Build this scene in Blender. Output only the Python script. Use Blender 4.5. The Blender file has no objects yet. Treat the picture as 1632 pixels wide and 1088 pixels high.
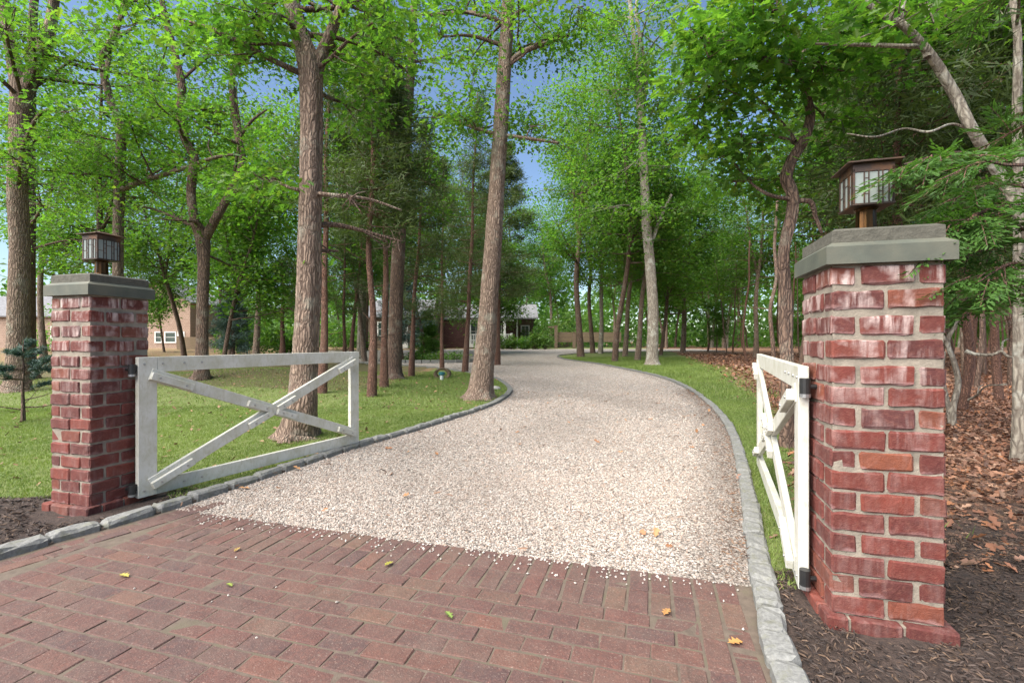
import bpy, bmesh, math, random
import numpy as np
from mathutils import Vector
R = math.radians
sc = bpy.context.scene
COL = sc.collection

# ------------------------------------------------------------------ camera, sky, sun, exposure
F, CX, CY, H = 745.0, 816.0, 544.0, 1.28          # focal length / centre in photo pixels, eye height
cam_d = bpy.data.cameras.new('camera'); cam = bpy.data.objects.new('camera', cam_d); COL.objects.link(cam)
cam.location = (0, 0, H); cam.rotation_euler = (R(90), 0, 0)
cam_d.sensor_width = 36.0; cam_d.lens = 36.0 * F / 1632.0; cam_d.clip_start = 0.05; cam_d.clip_end = 2000
sc.camera = cam
world = bpy.data.worlds.new('World'); sc.world = world; world.use_nodes = True
wn = world.node_tree; wn.nodes.clear()
SUN_EL, SUN_AZ = R(50), R(232)                    # azimuth clockwise from +Y: from behind the camera's left shoulder, spread wide by thin cloud
sky = wn.nodes.new('ShaderNodeTexSky'); sky.sky_type = 'NISHITA'; sky.sun_disc = False
sky.sun_elevation = SUN_EL; sky.sun_rotation = SUN_AZ; sky.altitude = 0; sky.air_density = 1.0; sky.dust_density = 0.7; sky.ozone_density = 2.5
bg = wn.nodes.new('ShaderNodeBackground'); bg.inputs['Strength'].default_value = 0.078
wo = wn.nodes.new('ShaderNodeOutputWorld')
wn.links.new(sky.outputs[0], bg.inputs[0]); wn.links.new(bg.outputs[0], wo.inputs[0])
sun_d = bpy.data.lights.new('sun', 'SUN'); sun_d.energy = 4.4; sun_d.angle = R(75); sun_d.color = (1.0, 0.94, 0.85)
sun = bpy.data.objects.new('sun', sun_d); COL.objects.link(sun)
sdir = Vector((math.sin(SUN_AZ) * math.cos(SUN_EL), math.cos(SUN_AZ) * math.cos(SUN_EL), math.sin(SUN_EL)))
sun.rotation_euler = (-sdir).to_track_quat('-Z', 'Y').to_euler()
vs = sc.view_settings
vs.view_transform = 'Standard'; vs.look = 'None'; vs.gamma = 1.0; vs.exposure = 1.45
try: vs.use_curve_mapping = False
except Exception: pass
sc.cycles.max_bounces = 12; sc.cycles.diffuse_bounces = 8; sc.cycles.transmission_bounces = 6; sc.cycles.transparent_max_bounces = 8

# ------------------------------------------------------------------ terrain and helpers
def sstep(t):
    t = np.clip(t, 0, 1); return t * t * (3 - 2 * t)
def gz(x, y):
    x = np.asarray(x, float); y = np.asarray(y, float)
    z = 0.56 * sstep((y - 17) / 30.0)
    z = z + 0.42 * np.exp(-(((x + 8.0) / 3.2) ** 2 + ((y - 14.5) / 2.6) ** 2))
    z = z + 0.25 * np.exp(-(((x - 9) / 4.0) ** 2 + ((y - 17) / 5.0) ** 2))
    return z
def gzf(x, y): return float(gz(x, y))
def P(px, py, Y): return np.array([(px - CX) / F * Y, Y, H - (py - CY) / F * Y])
def G(px, py):
    Y = H * F / (py - CY)
    for _ in range(40):
        X = (px - CX) / F * Y
        Yn = (H - gzf(X, Y)) * F / (py - CY)
        Y = 0.6 * Y + 0.4 * Yn
    return np.array([(px - CX) / F * Y, Y, gzf((px - CX) / F * Y, Y)])

def props(o, label=None, cat=None, group=None, kind=None):
    if label: o['label'] = label
    if cat: o['category'] = cat
    if group: o['group'] = group
    if kind: o['kind'] = kind
    return o
def empty(name, loc=(0, 0, 0), rz=0.0):
    o = bpy.data.objects.new(name, None); COL.objects.link(o)
    o.location = tuple(map(float, loc)); o.rotation_euler = (0, 0, rz); o.empty_display_size = 0.1
    return o
def link(name, me, parent=None, loc=None, rot=None, scale=None):
    o = bpy.data.objects.new(name, me); COL.objects.link(o)
    if parent is not None: o.parent = parent
    if loc is not None: o.location = tuple(map(float, loc))
    if rot is not None: o.rotation_euler = tuple(map(float, rot))
    if scale is not None: o.scale = tuple(map(float, scale))
    return o
def copy_tree(o, parent=None):
    c = o.copy(); COL.objects.link(c); c.parent = parent
    for ch in list(o.children): copy_tree(ch, c)
    return c

class Acc:
    """collects polygons (numpy) and builds one mesh"""
    def __init__(s): s.V = []; s.L = []; s.S = []; s.C = []; s.n = 0
    def add(s, V, faces, col=None):
        V = np.asarray(V, float); s.V.append(V)
        for f in ([faces] if isinstance(faces, np.ndarray) else faces):
            f = np.asarray(f)
            if f.ndim == 1: f = f[None, :]
            s.L.append((f + s.n).ravel()); s.S.append(np.full(len(f), f.shape[1]))
        if col is None: col = (1, 1, 1)
        col = np.asarray(col, float)
        if col.ndim == 1: col = np.tile(col, (len(V), 1))
        s.C.append(col); s.n += len(V)
        return s
    def box(s, c, size, rot=None, col=None):
        a = np.array([[-1,-1,-1],[1,-1,-1],[1,1,-1],[-1,1,-1],[-1,-1,1],[1,-1,1],[1,1,1],[-1,1,1]], float) * np.asarray(size, float) / 2
        if rot is not None: a = a @ np.asarray(rot).T
        q = np.array([[0,3,2,1],[4,5,6,7],[0,1,5,4],[1,2,6,5],[2,3,7,6],[3,0,4,7]])
        return s.add(a + np.asarray(c, float), q, col)
    def mesh(s, name, mat, smooth=False, color=False):
        V = np.concatenate(s.V); L = np.concatenate(s.L).astype(np.int32); S = np.concatenate(s.S).astype(np.int32)
        me = bpy.data.meshes.new(name)
        me.vertices.add(len(V)); me.vertices.foreach_set('co', V.astype(np.float32).ravel())
        me.loops.add(len(L)); me.loops.foreach_set('vertex_index', L)
        st = np.concatenate(([0], np.cumsum(S)[:-1])).astype(np.int32)
        me.polygons.add(len(S)); me.polygons.foreach_set('loop_start', st); me.polygons.foreach_set('loop_total', S)
        me.polygons.foreach_set('use_smooth', np.full(len(S), bool(smooth)))
        me.update(calc_edges=True)
        if color:
            Cc = np.concatenate(s.C); at = me.color_attributes.new('tint', 'FLOAT_COLOR', 'POINT')
            at.data.foreach_set('color', np.concatenate((Cc, np.ones((len(Cc), 1))), 1).astype(np.float32).ravel())
        if mat: me.materials.append(mat)
        me.validate()
        return me

def catmull(pts, sub):
    p = np.asarray(pts, float); n = len(p)
    if n < 3 or sub < 2: return p
    e = np.vstack((2 * p[0] - p[1], p, 2 * p[-1] - p[-2])); out = []
    for i in range(n - 1):
        a, b, c, d = e[i], e[i + 1], e[i + 2], e[i + 3]
        for k in range(sub):
            t = k / sub
            out.append(0.5 * (2 * b + (c - a) * t + (2 * a - 5 * b + 4 * c - d) * t * t + (3 * b - a - 3 * c + d) * t ** 3))
    out.append(p[-1]); return np.array(out)
def tube(acc, pts, rad, sides=6, sub=3, rough=0.0, rng=None, col=None, cap=True, flare=0.0):
    q = catmull(np.column_stack((np.asarray(pts, float), np.asarray(rad, float))), sub)
    c, r = q[:, :3], np.maximum(q[:, 3], 0.002)
    t = np.gradient(c, axis=0); t /= np.linalg.norm(t, axis=1)[:, None] + 1e-9
    ref = np.where((np.abs(t[:, 2]) > 0.8)[:, None], np.array([1.0, 0, 0]), np.array([0, 0, 1.0]))
    if abs(t[len(t) // 2, 2]) > 0.5: ref = np.tile([1.0, 0, 0], (len(t), 1))
    else: ref = np.tile([0, 0, 1.0], (len(t), 1))
    n1 = np.cross(t, ref); n1 /= np.linalg.norm(n1, axis=1)[:, None] + 1e-9
    n2 = np.cross(t, n1)
    an = np.arange(sides) / sides * 2 * math.pi
    rr = np.tile(r[:, None], (1, sides))
    if rough and rng is not None:
        k = len(r)
        base = np.zeros((k, sides)); cur = rng.normal(0, 1, sides)
        for q_ in range(k): cur = .90 * cur + .43 * rng.normal(0, 1, sides); base[q_] = cur
        lob = 1 + 0.05 * np.sin(an * 3 + rng.uniform(0, 6))[None, :] + 0.04 * np.sin(an * 5 + np.linspace(0, 3, k)[:, None])
        rr = rr * lob * (1 + rough * base)
    if flare:
        ph = rng.uniform(0, 6); hz_ = (c[:, 2] - c[0, 2])[:, None]; rr = rr * (1 + flare * np.exp(-np.maximum(hz_ - .06, 0) / .16) * (.45 + .55 * np.maximum(0, np.sin(an * 5 + ph))[None, :] ** 1.2))
    V = c[:, None, :] + rr[:, :, None] * (np.cos(an)[None, :, None] * n1[:, None, :] + np.sin(an)[None, :, None] * n2[:, None, :])
    k = len(c); V = V.reshape(-1, 3)
    i = np.arange(k - 1)[:, None] * sides; j = np.arange(sides)[None, :]; j2 = (j + 1) % sides
    Fq = np.stack((i + j, i + j2, i + sides + j2, i + sides + j), -1).reshape(-1, 4)
    fs = [Fq]
    if cap: fs += [np.arange((k - 1) * sides, k * sides)[None, :]]
    acc.add(V, fs, col)

# ------------------------------------------------------------------ materials
class NT:
    def __init__(s, name):
        s.m = bpy.data.materials.new(name); s.m.use_nodes = True; s.t = s.m.node_tree; s.t.nodes.clear()
        s.out = s.n('ShaderNodeOutputMaterial')
    def n(s, typ, **kw):
        nd = s.t.nodes.new(typ)
        for k, v in kw.items():
            if k in nd.inputs: s.set(nd.inputs[k], v)
            else: setattr(nd, k, v)
        return nd
    def set(s, inp, v):
        if isinstance(v, bpy.types.NodeSocket): s.t.links.new(v, inp)
        else: inp.default_value = v
    def noise(s, vec, scale, detail=3, rough=0.55):
        nd = s.n('ShaderNodeTexNoise'); s.set(nd.inputs['Vector'], vec); nd.inputs['Scale'].default_value = scale
        nd.inputs['Detail'].default_value = detail; nd.inputs['Roughness'].default_value = rough
        return nd.outputs['Fac']
    def vor(s, vec, scale, out='Distance', feature='F1'):
        nd = s.n('ShaderNodeTexVoronoi'); nd.feature = feature; s.set(nd.inputs['Vector'], vec); nd.inputs['Scale'].default_value = scale
        return nd.outputs[out]
    def ramp(s, fac, stops):
        nd = s.n('ShaderNodeValToRGB'); s.set(nd.inputs[0], fac); e = nd.color_ramp.elements
        while len(e) < len(stops): e.new(0.5)
        for el, (p, c) in zip(e, stops):
            el.position = p; el.color = (c, c, c, 1) if not hasattr(c, '__len__') else (*c[:3], 1)
        return nd.outputs[0]
    def mix(s, fac, a, b, mode='MIX'):
        nd = s.n('ShaderNodeMix'); nd.data_type = 'RGBA'; nd.blend_type = mode
        s.set(nd.inputs[0], fac)
        for i, v in ((6, a), (7, b)):
            if not isinstance(v, bpy.types.NodeSocket): v = (*v[:3], 1)
            s.set(nd.inputs[i], v)
        return nd.outputs[2]
    def math(s, op, a, b=0.0):
        nd = s.n('ShaderNodeMath'); nd.operation = op; s.set(nd.inputs[0], a); s.set(nd.inputs[1], b); return nd.outputs[0]
    def coord(s, kind='Object', scale=(1, 1, 1)):
        tc = s.n('ShaderNodeTexCoord'); mp = s.n('ShaderNodeMapping'); mp.inputs['Scale'].default_value = scale
        s.t.links.new(tc.outputs[kind], mp.inputs[0]); return mp.outputs[0]
    def pos(s, scale=(1, 1, 1)):
        g = s.n('ShaderNodeNewGeometry'); mp = s.n('ShaderNodeMapping'); mp.inputs['Scale'].default_value = scale
        s.t.links.new(g.outputs['Position'], mp.inputs[0]); return mp.outputs[0]
    def rand(s): return s.n('ShaderNodeObjectInfo').outputs['Random']
    def attr(s, name='tint'):
        a = s.n('ShaderNodeAttribute'); a.attribute_name = name; return a.outputs['Color']
    def bump(s, h, strength=0.5, dist=0.01):
        nd = s.n('ShaderNodeBump'); s.set(nd.inputs['Height'], h); nd.inputs['Strength'].default_value = strength; nd.inputs['Distance'].default_value = dist
        return nd.outputs[0]
    def bsdf(s, col, rough=0.8, normal=None, **kw):
        b = s.n('ShaderNodeBsdfPrincipled')
        s.set(b.inputs['Base Color'], col if isinstance(col, bpy.types.NodeSocket) else (*col[:3], 1)); s.set(b.inputs['Roughness'], rough)
        if normal is not None: s.set(b.inputs['Normal'], normal)
        for k, v in kw.items(): s.set(b.inputs[k.replace('_', ' ')], v)
        return b.outputs[0]
    def done(s, sh): s.t.links.new(sh, s.out.inputs[0]); return s.m

M = {}
def m_brick(name, stops, white, rough=0.75):
    t = NT(name); v = t.coord('Object'); w = t.pos(); rnd = t.rand()
    off = t.n('ShaderNodeVectorMath'); off.operation = 'ADD'; t.set(off.inputs[0], v)
    cmb = t.n('ShaderNodeCombineXYZ'); t.set(cmb.inputs[0], t.math('MULTIPLY', rnd, 37.0)); t.set(cmb.inputs[1], t.math('MULTIPLY', rnd, 91.0)); t.set(off.inputs[1], cmb.outputs[0]); v = off.outputs[0]
    col = t.ramp(rnd, stops)
    n1 = t.noise(v, 14, 4); col = t.mix(t.ramp(n1, [(0.35, 0), (0.7, 0.75)]), col, t.mix(0.5, col, (0.05, 0.02, 0.018)))
    n2 = t.noise(v, 60, 3); col = t.mix(t.ramp(n2, [(0.45, 0), (0.75, 0.35)]), col, (0.22, 0.085, 0.06))
    if white:
        gen = t.n('ShaderNodeSeparateXYZ'); t.set(gen.inputs[0], t.coord('Generated'))
        low = t.ramp(t.math('ADD', gen.outputs[2], t.math('MULTIPLY', t.noise(v, 18, 3), 0.9)), [(0.42, 0.6), (0.66, 0)])
        col = t.mix(t.math('MULTIPLY', low, t.ramp(rnd, [(0.0, 0.15), (0.25, 0.75), (0.6, 0.25), (1, 0.7)])), col, (0.46, 0.30, 0.29))
        sw = t.n('ShaderNodeSeparateXYZ'); t.set(sw.inputs[0], w)
        up = t.ramp(t.math('MULTIPLY', sw.outputs[2], 0.5), [(0.4, 0.1), (0.8, 1.3)])
        st = t.noise(t.pos((1, 1, 0.12)), 26, 4, 0.65)
        pt = t.ramp(t.noise(v, 9, 3), [(0.42, 0), (0.6, 1)]); col = t.mix(t.math('MULTIPLY', t.math('MULTIPLY', t.ramp(st, [(0.43, 0), (0.6, 0.95)]), pt), t.math('ADD', t.math('MULTIPLY', up, 0.8), 0.04)), col, (0.50, 0.39, 0.36))
    else:
        col = t.mix(t.ramp(t.noise(w, 5, 4), [(0.42, 0.08), (0.75, 0.55)]), col, (0.125, 0.085, 0.068)); col = t.mix(t.ramp(t.noise(w, 95, 4, 0.75), [(0.5, 0), (0.66, 0.55)]), col, (0.06, 0.033, 0.028)); col = t.mix(t.ramp(t.noise(w, 150, 2, 0.6), [(0.6, 0), (0.72, 0.5)]), col, (0.30, 0.24, 0.20))
    h = t.math('ADD', t.noise(v, 45, 5, 0.7), t.math('MULTIPLY', t.noise(v, 180, 2), 0.5))
    return t.done(t.bsdf(col, rough, t.bump(h, 0.55, 0.006)))
M['brick'] = m_brick('pillar_brick', [(0, (0.0995, 0.0181, 0.0136)), (0.2, (0.1476, 0.0265, 0.0174)), (0.38, (0.0721, 0.0157, 0.0136)), (0.5, (0.1236, 0.0229, 0.0161)), (0.62, (0.1716, 0.0337, 0.0198)), (0.78, (0.0824, 0.0204, 0.0186)), (0.9, (0.1991, 0.0554, 0.0248)), (1, (0.1098, 0.0217, 0.0161))], True, 0.82)
M['paver'] = m_brick('paving_brick', [(0, (0.0980, 0.0459, 0.0382)), (0.2, (0.0756, 0.0416, 0.0368)), (0.4, (0.1064, 0.0465, 0.0382)), (0.55, (0.0644, 0.0391, 0.0382)), (0.7, (0.1120, 0.0502, 0.0382)), (0.85, (0.0840, 0.0490, 0.0408)), (0.95, (0.1204, 0.0734, 0.0493)), (1, (0.1288, 0.0459, 0.0342))], False, 0.85)
def m_simple(name, c1, c2, scale=8, rough=0.85, bump=0.3, bd=0.01, c3=None, bscale=None, stretch=(1, 1, 1), coord='Object', **kw):
    t = NT(name); v = t.coord(coord, stretch) if coord != 'World' else t.pos(stretch)
    n = t.noise(v, scale, 5, 0.6); col = t.mix(t.ramp(n, [(0.3, 0), (0.7, 1)]), c1, c2)
    if c3: col = t.mix(t.ramp(t.noise(v, scale * 0.37, 4), [(0.5, 0), (0.68, 0.85)]), col, c3)
    h = t.noise(v, bscale or scale * 4, 4, 0.65)
    return t.done(t.bsdf(col, rough, t.bump(h, bump, bd), **kw))
M['mortar'] = m_simple('mortar', (0.31, 0.265, 0.21), (0.17, 0.145, 0.115), 14, 0.95, 0.8, 0.006, bscale=90)
M['bluestone'] = m_simple('bluestone', (0.088, 0.096, 0.074), (0.062, 0.068, 0.054), 9, 0.7, 0.3, 0.003, c3=(0.115, 0.11, 0.08), bscale=120)
M['bluestone_rough'] = m_simple('rough_bluestone', (0.068, 0.064, 0.05), (0.10, 0.094, 0.074), 30, 0.9, 0.8, 0.008, bscale=60)
M['granite'] = m_simple('granite', (0.22, 0.22, 0.208), (0.12, 0.12, 0.116), 60, 0.85, 0.7, 0.008, c3=(0.15, 0.15, 0.115), bscale=40, coord='World')
M['joint'] = m_simple('sandy_joint', (0.13, 0.10, 0.076), (0.08, 0.06, 0.046), 20, 0.95, 0.5, 0.004, c3=(0.10, 0.085, 0.055), bscale=160, coord='World')
def m_white():
    t = NT('weathered_white_paint'); v = t.pos()
    n = t.noise(v, 6, 5, 0.65); n2 = t.noise(t.pos((1, 1, 0.4)), 45, 4, 0.7)
    col = t.mix(t.ramp(n, [(0.42, 0), (0.7, 0.62)]), (0.55, 0.54, 0.49), (0.36, 0.345, 0.24))
    col = t.mix(t.ramp(n2, [(0.5, 0), (0.68, 0.6)]), col, (0.38, 0.36, 0.25))
    return t.done(t.bsdf(col, 0.55, t.bump(n2, 0.15, 0.003)))
M['white'] = m_white()
M['trim'] = m_simple('white_trim', (0.74, 0.74, 0.72), (0.66, 0.66, 0.63), 6, 0.6, 0.05)
M['black'] = m_simple('black_metal', (0.012, 0.012, 0.013), (0.02, 0.02, 0.02), 20, 0.4, 0.1)
M['steel'] = m_simple('zinc_steel', (0.42, 0.42, 0.42), (0.3, 0.3, 0.3), 40, 0.4, 0.1, Metallic=0.8)
M['bronze'] = m_simple('bronze', (0.085, 0.055, 0.042), (0.05, 0.036, 0.03), 30, 0.5, 0.2, 0.002, c3=(0.16, 0.075, 0.035), Metallic=0.6)
M['copper'] = m_simple('rusted_copper', (0.085, 0.05, 0.034), (0.05, 0.036, 0.028), 22, 0.6, 0.2, 0.002, c3=(0.14, 0.065, 0.028), Metallic=0.5)
M['brass'] = m_simple('brass', (0.10, 0.05, 0.018), (0.035, 0.02, 0.012), 25, 0.35, 0.1, 0.002, stretch=(1, 1, 0.2), Metallic=1.0)
def m_glass():
    t = NT('seedy_lantern_glass'); v = t.pos()
    nr = t.bump(t.noise(v, 90, 2), 0.25, 0.004)
    a = t.n('ShaderNodeBsdfTranslucent'); t.set(a.inputs[0], (0.60, 0.65, 0.61, 1))
    d = t.n('ShaderNodeBsdfTransparent'); t.set(d.inputs[0], (0.80, 0.85, 0.82, 1))
    g = t.bsdf((0.42, 0.46, 0.43), 0.12, nr)
    m1 = t.n('ShaderNodeMixShader'); t.set(m1.inputs[0], 0.45); t.set(m1.inputs[1], d.outputs[0]); t.set(m1.inputs[2], a.outputs[0])
    m2 = t.n('ShaderNodeMixShader'); t.set(m2.inputs[0], 0.5); t.set(m2.inputs[1], m1.outputs[0]); t.set(m2.inputs[2], g)
    return t.done(m2.outputs[0])
M['glass'] = m_glass()
M['bulb'] = m_simple('bulb', (0.75, 0.55, 0.35), (0.7, 0.5, 0.3), 5, 0.25, 0.0)
M['window'] = m_simple('window_glass', (0.035, 0.05, 0.05), (0.06, 0.09, 0.085), 1.5, 0.08, 0.0)
def m_bark(name, a, b, lichen, sx=1.0, furrow=1.0):
    t = NT(name); v = t.coord('Object', (1, 1, 0.17)); w = t.coord('Object')
    wv = t.n('ShaderNodeVectorMath'); wv.operation = 'ADD'; t.set(wv.inputs[0], v)
    nz = t.n('ShaderNodeTexNoise'); t.set(nz.inputs['Vector'], w); nz.inputs['Scale'].default_value = 5
    scl = t.n('ShaderNodeVectorMath'); scl.operation = 'SCALE'; t.set(scl.inputs[0], nz.outputs['Color']); scl.inputs['Scale'].default_value = 0.09
    t.set(wv.inputs[1], scl.outputs[0])
    r1 = t.vor(wv.outputs[0], 26 * sx, 'Distance', 'DISTANCE_TO_EDGE'); n1 = t.noise(v, 42 * sx, 5, 0.7)
    ridge = t.ramp(r1, [(0.0, 0.0), (0.32, 1.0)])
    hgt = t.math('ADD', t.math('MULTIPLY', ridge, 0.8 * furrow), t.math('MULTIPLY', n1, 0.7))
    col = t.mix(t.ramp(hgt, [(0.28, 0), (0.95, 1)]), b, a)
    col = t.mix(t.ramp(t.noise(w, 3.2, 5, 0.65), [(0.53, 0), (0.66, 0.7)]), col, lichen)
    return t.done(t.bsdf(col, 0.92, t.bump(hgt, 1.0, 0.022)))
M['bark'] = m_bark('oak_bark', (0.28, 0.20, 0.15), (0.08, 0.05, 0.036), (0.30, 0.28, 0.22))
M['bark_dark'] = m_bark('dark_oak_bark', (0.18, 0.115, 0.082), (0.05, 0.03, 0.024), (0.2, 0.17, 0.13))
M['bark_pale'] = m_bark('pale_bark', (0.36, 0.32, 0.26), (0.12, 0.095, 0.075), (0.46, 0.46, 0.40), 0.8, 0.6)
M['bark_cedar'] = m_bark('cedar_bark', (0.21, 0.105, 0.07), (0.07, 0.034, 0.025), (0.20, 0.14, 0.105), 1.8)
def m_leaf(name, lo, hi, trans=0.45, rough=0.5, tr_boost=1.9):
    t = NT(name); a = t.attr()
    sp = t.n('ShaderNodeSeparateColor'); t.set(sp.inputs[0], a)
    col = t.mix(sp.outputs[0], lo, hi)
    col = t.mix(t.math('MULTIPLY', sp.outputs[1], 1.0), col, t.mix(0.4, col, (0.22, 0.22, 0.03)))
    b = t.bsdf(col, rough)
    tr = t.n('ShaderNodeBsdfTranslucent')
    c2 = t.mix(1.0, col, (tr_boost * .95, tr_boost * 1.02, tr_boost * 0.5), 'MULTIPLY'); t.set(tr.inputs[0], c2)
    mx = t.n('ShaderNodeMixShader'); t.set(mx.inputs[0], trans); t.set(mx.inputs[1], b); t.set(mx.inputs[2], tr.outputs[0])
    return t.done(mx.outputs[0])
M['leaf'] = m_leaf('oak_leaf', (0.045, 0.12, 0.017), (0.105, 0.225, 0.032), 0.55)
M['leaf_dark'] = m_leaf('dark_oak_leaf', (0.042, 0.11, 0.02), (0.09, 0.195, 0.034), 0.52)  # slightly darker leaf green, for the dark-leaved oak prototype
M['leaf_far'] = m_leaf('far_leaf', (0.055, 0.135, 0.03), (0.115, 0.235, 0.05), 0.5)
M['cedar'] = m_leaf('cedar_needles', (0.036, 0.062, 0.016), (0.085, 0.125, 0.03), 0.35, 0.6, 1.5)
M['arbor'] = m_leaf('arborvitae_sprays', (0.035, 0.09, 0.016), (0.09, 0.19, 0.034), 0.35, 0.5, 1.6)
M['spruce'] = m_leaf('blue_spruce_needles', (0.035, 0.075, 0.06), (0.10, 0.16, 0.14), 0.2, 0.6, 1.2)
M['shrub'] = m_leaf('shrub_leaf', (0.045, 0.12, 0.018), (0.13, 0.24, 0.04), 0.35)
M['grass'] = m_leaf('grass_blades', (0.105, 0.17, 0.034), (0.205, 0.28, 0.066), 0.3, 0.6, 1.3)
def m_tint(name, rough=0.8, bump=0.0):
    t = NT(name); c = t.attr(); nr = None
    if bump: nr = t.bump(t.noise(t.pos(), 220, 2), bump, 0.003)
    return t.done(t.bsdf(c, rough, nr))
M['tint'] = m_tint('tinted_litter'); M['pebble'] = m_tint('pebble_stone', 0.75)
def m_gravel():
    t = NT('white_gravel'); v = t.pos()
    c = t.vor(v, 62, 'Color'); sp = t.n('ShaderNodeSeparateColor'); t.set(sp.inputs[0], c)
    col = t.ramp(sp.outputs[0], [(0, (0.12, 0.098, 0.085)), (0.2, (0.21, 0.18, 0.155)), (0.42, (0.31, 0.27, 0.24)), (0.7, (0.39, 0.345, 0.31)), (1, (0.49, 0.455, 0.42))])
    col = t.mix(t.ramp(t.noise(v, 0.9, 5, 0.65), [(0.5, 0), (0.72, 0.5)]), col, (0.33, 0.26, 0.21))
    col = t.mix(t.ramp(t.noise(v, 7, 4, 0.7), [(0.58, 0), (0.75, 0.45)]), col, (0.27, 0.20, 0.16))
    d = t.vor(v, 62)
    return t.done(t.bsdf(col, 0.9, t.bump(d, 0.9, -0.02)))
M['gravel'] = m_gravel()
def m_ground():
    t = NT('ground_cover'); v = t.pos(); a = t.attr()
    sp = t.n('ShaderNodeSeparateColor'); t.set(sp.inputs[0], a)
    nz = t.noise(v, 2.2, 5, 0.65); nf = t.noise(v, 38, 4, 0.7); ng = t.noise(v, 120, 3)
    jit = t.math('MULTIPLY', t.math('SUBTRACT', t.noise(v, 5, 5, 0.7), 0.5), 0.9)
    lawn = t.mix(t.ramp(nf, [(0.3, 0), (0.7, 1)]), (0.105, 0.14, 0.035), (0.185, 0.22, 0.06))
    lawn = t.mix(t.ramp(nz, [(0.5, 0), (0.72, 0.6)]), lawn, (0.15, 0.15, 0.05))
    vc = t.n('ShaderNodeSeparateColor'); t.set(vc.inputs[0], t.vor(v, 16, 'Color'))
    lit = t.ramp(vc.outputs[1], [(0, (0.10, 0.052, 0.032)), (0.35, (0.21, 0.10, 0.058)), (0.7, (0.31, 0.155, 0.088)), (1, (0.38, 0.22, 0.14))])
    lit = t.mix(t.ramp(nf, [(0.45, 0), (0.8, 0.6)]), lit, (0.06, 0.035, 0.024))
    mul = t.mix(t.ramp(nf, [(0.35, 0), (0.75, 1)]), (0.030, 0.020, 0.016), (0.085, 0.055, 0.042))
    mos = t.mix(t.ramp(nf, [(0.3, 0), (0.75, 1)]), (0.085, 0.06, 0.03), (0.12, 0.135, 0.035))
    def wt(o): return t.ramp(t.math('ADD', o, jit), [(0.38, 0), (0.62, 1)])
    col = t.mix(wt(sp.outputs[0]), lit, lawn)
    col = t.mix(wt(sp.outputs[1]), col, mul)
    col = t.mix(wt(sp.outputs[2]), col, mos)
    h = t.math('ADD', nf, t.math('MULTIPLY', ng, 0.5))
    return t.done(t.bsdf(col, 0.95, t.bump(h, 0.9, 0.03)))
M['ground'] = m_ground()
def m_shingle(name, a, b, sx, sz, gap=0.35):
    t = NT(name); v = t.coord('Object')
    br = t.n('ShaderNodeTexBrick'); s = t.n('ShaderNodeSeparateXYZ'); t.set(s.inputs[0], v); c = t.n('ShaderNodeCombineXYZ')
    t.set(c.inputs[0], t.math('ADD', s.outputs[0], s.outputs[1])); t.set(c.inputs[1], s.outputs[2]); t.set(br.inputs['Vector'], c.outputs[0])
    br.inputs['Color1'].default_value = (*a, 1); br.inputs['Color2'].default_value = (*b, 1); br.inputs['Mortar'].default_value = (a[0] * gap, a[1] * gap, a[2] * gap, 1)
    br.inputs['Scale'].default_value = 1.0; br.inputs['Brick Width'].default_value = sx; br.inputs['Row Height'].default_value = sz; br.inputs['Mortar Size'].default_value = 0.012
    col = t.mix(t.ramp(t.noise(v, 3, 4), [(0.4, 0), (0.7, 0.35)]), br.outputs[0], b)
    return t.done(t.bsdf(col, 0.85, t.bump(br.outputs['Fac'], 0.5, -0.02)))
M['maroon'] = m_shingle('maroon_shingle', (0.075, 0.030, 0.028), (0.10, 0.045, 0.04), 0.2, 0.16)
M['brown_wall'] = m_shingle('brown_shingle', (0.12, 0.085, 0.06), (0.17, 0.12, 0.085), 0.25, 0.17)
M['tan_wall'] = m_shingle('tan_shingle', (0.30, 0.205, 0.155), (0.37, 0.26, 0.20), 0.25, 0.18, 0.6)
M['roof'] = m_shingle('grey_roof_shingle', (0.15, 0.15, 0.16), (0.21, 0.21, 0.22), 0.3, 0.14, 0.6)
M['plank'] = m_simple('weathered_plank', (0.22, 0.16, 0.10), (0.15, 0.105, 0.065), 4, 0.85, 0.3, stretch=(1, 1, 8))
M['post'] = m_simple('cedar_post', (0.20, 0.14, 0.095), (0.13, 0.09, 0.06), 8, 0.85, 0.3)
M['teal'] = m_simple('teal_plastic', (0.015, 0.10, 0.12), (0.02, 0.13, 0.14), 8, 0.4, 0.05)
M['pvc'] = m_simple('white_pipe', (0.55, 0.58, 0.56), (0.5, 0.52, 0.5), 8, 0.5, 0.05)
M['rock'] = m_simple('pale_rock', (0.42, 0.40, 0.37), (0.28, 0.27, 0.25), 10, 0.9, 0.6, 0.02)
M['log'] = m_simple('hollow_log', (0.17, 0.125, 0.075), (0.08, 0.055, 0.035), 14, 0.9, 0.8, 0.02)

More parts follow.
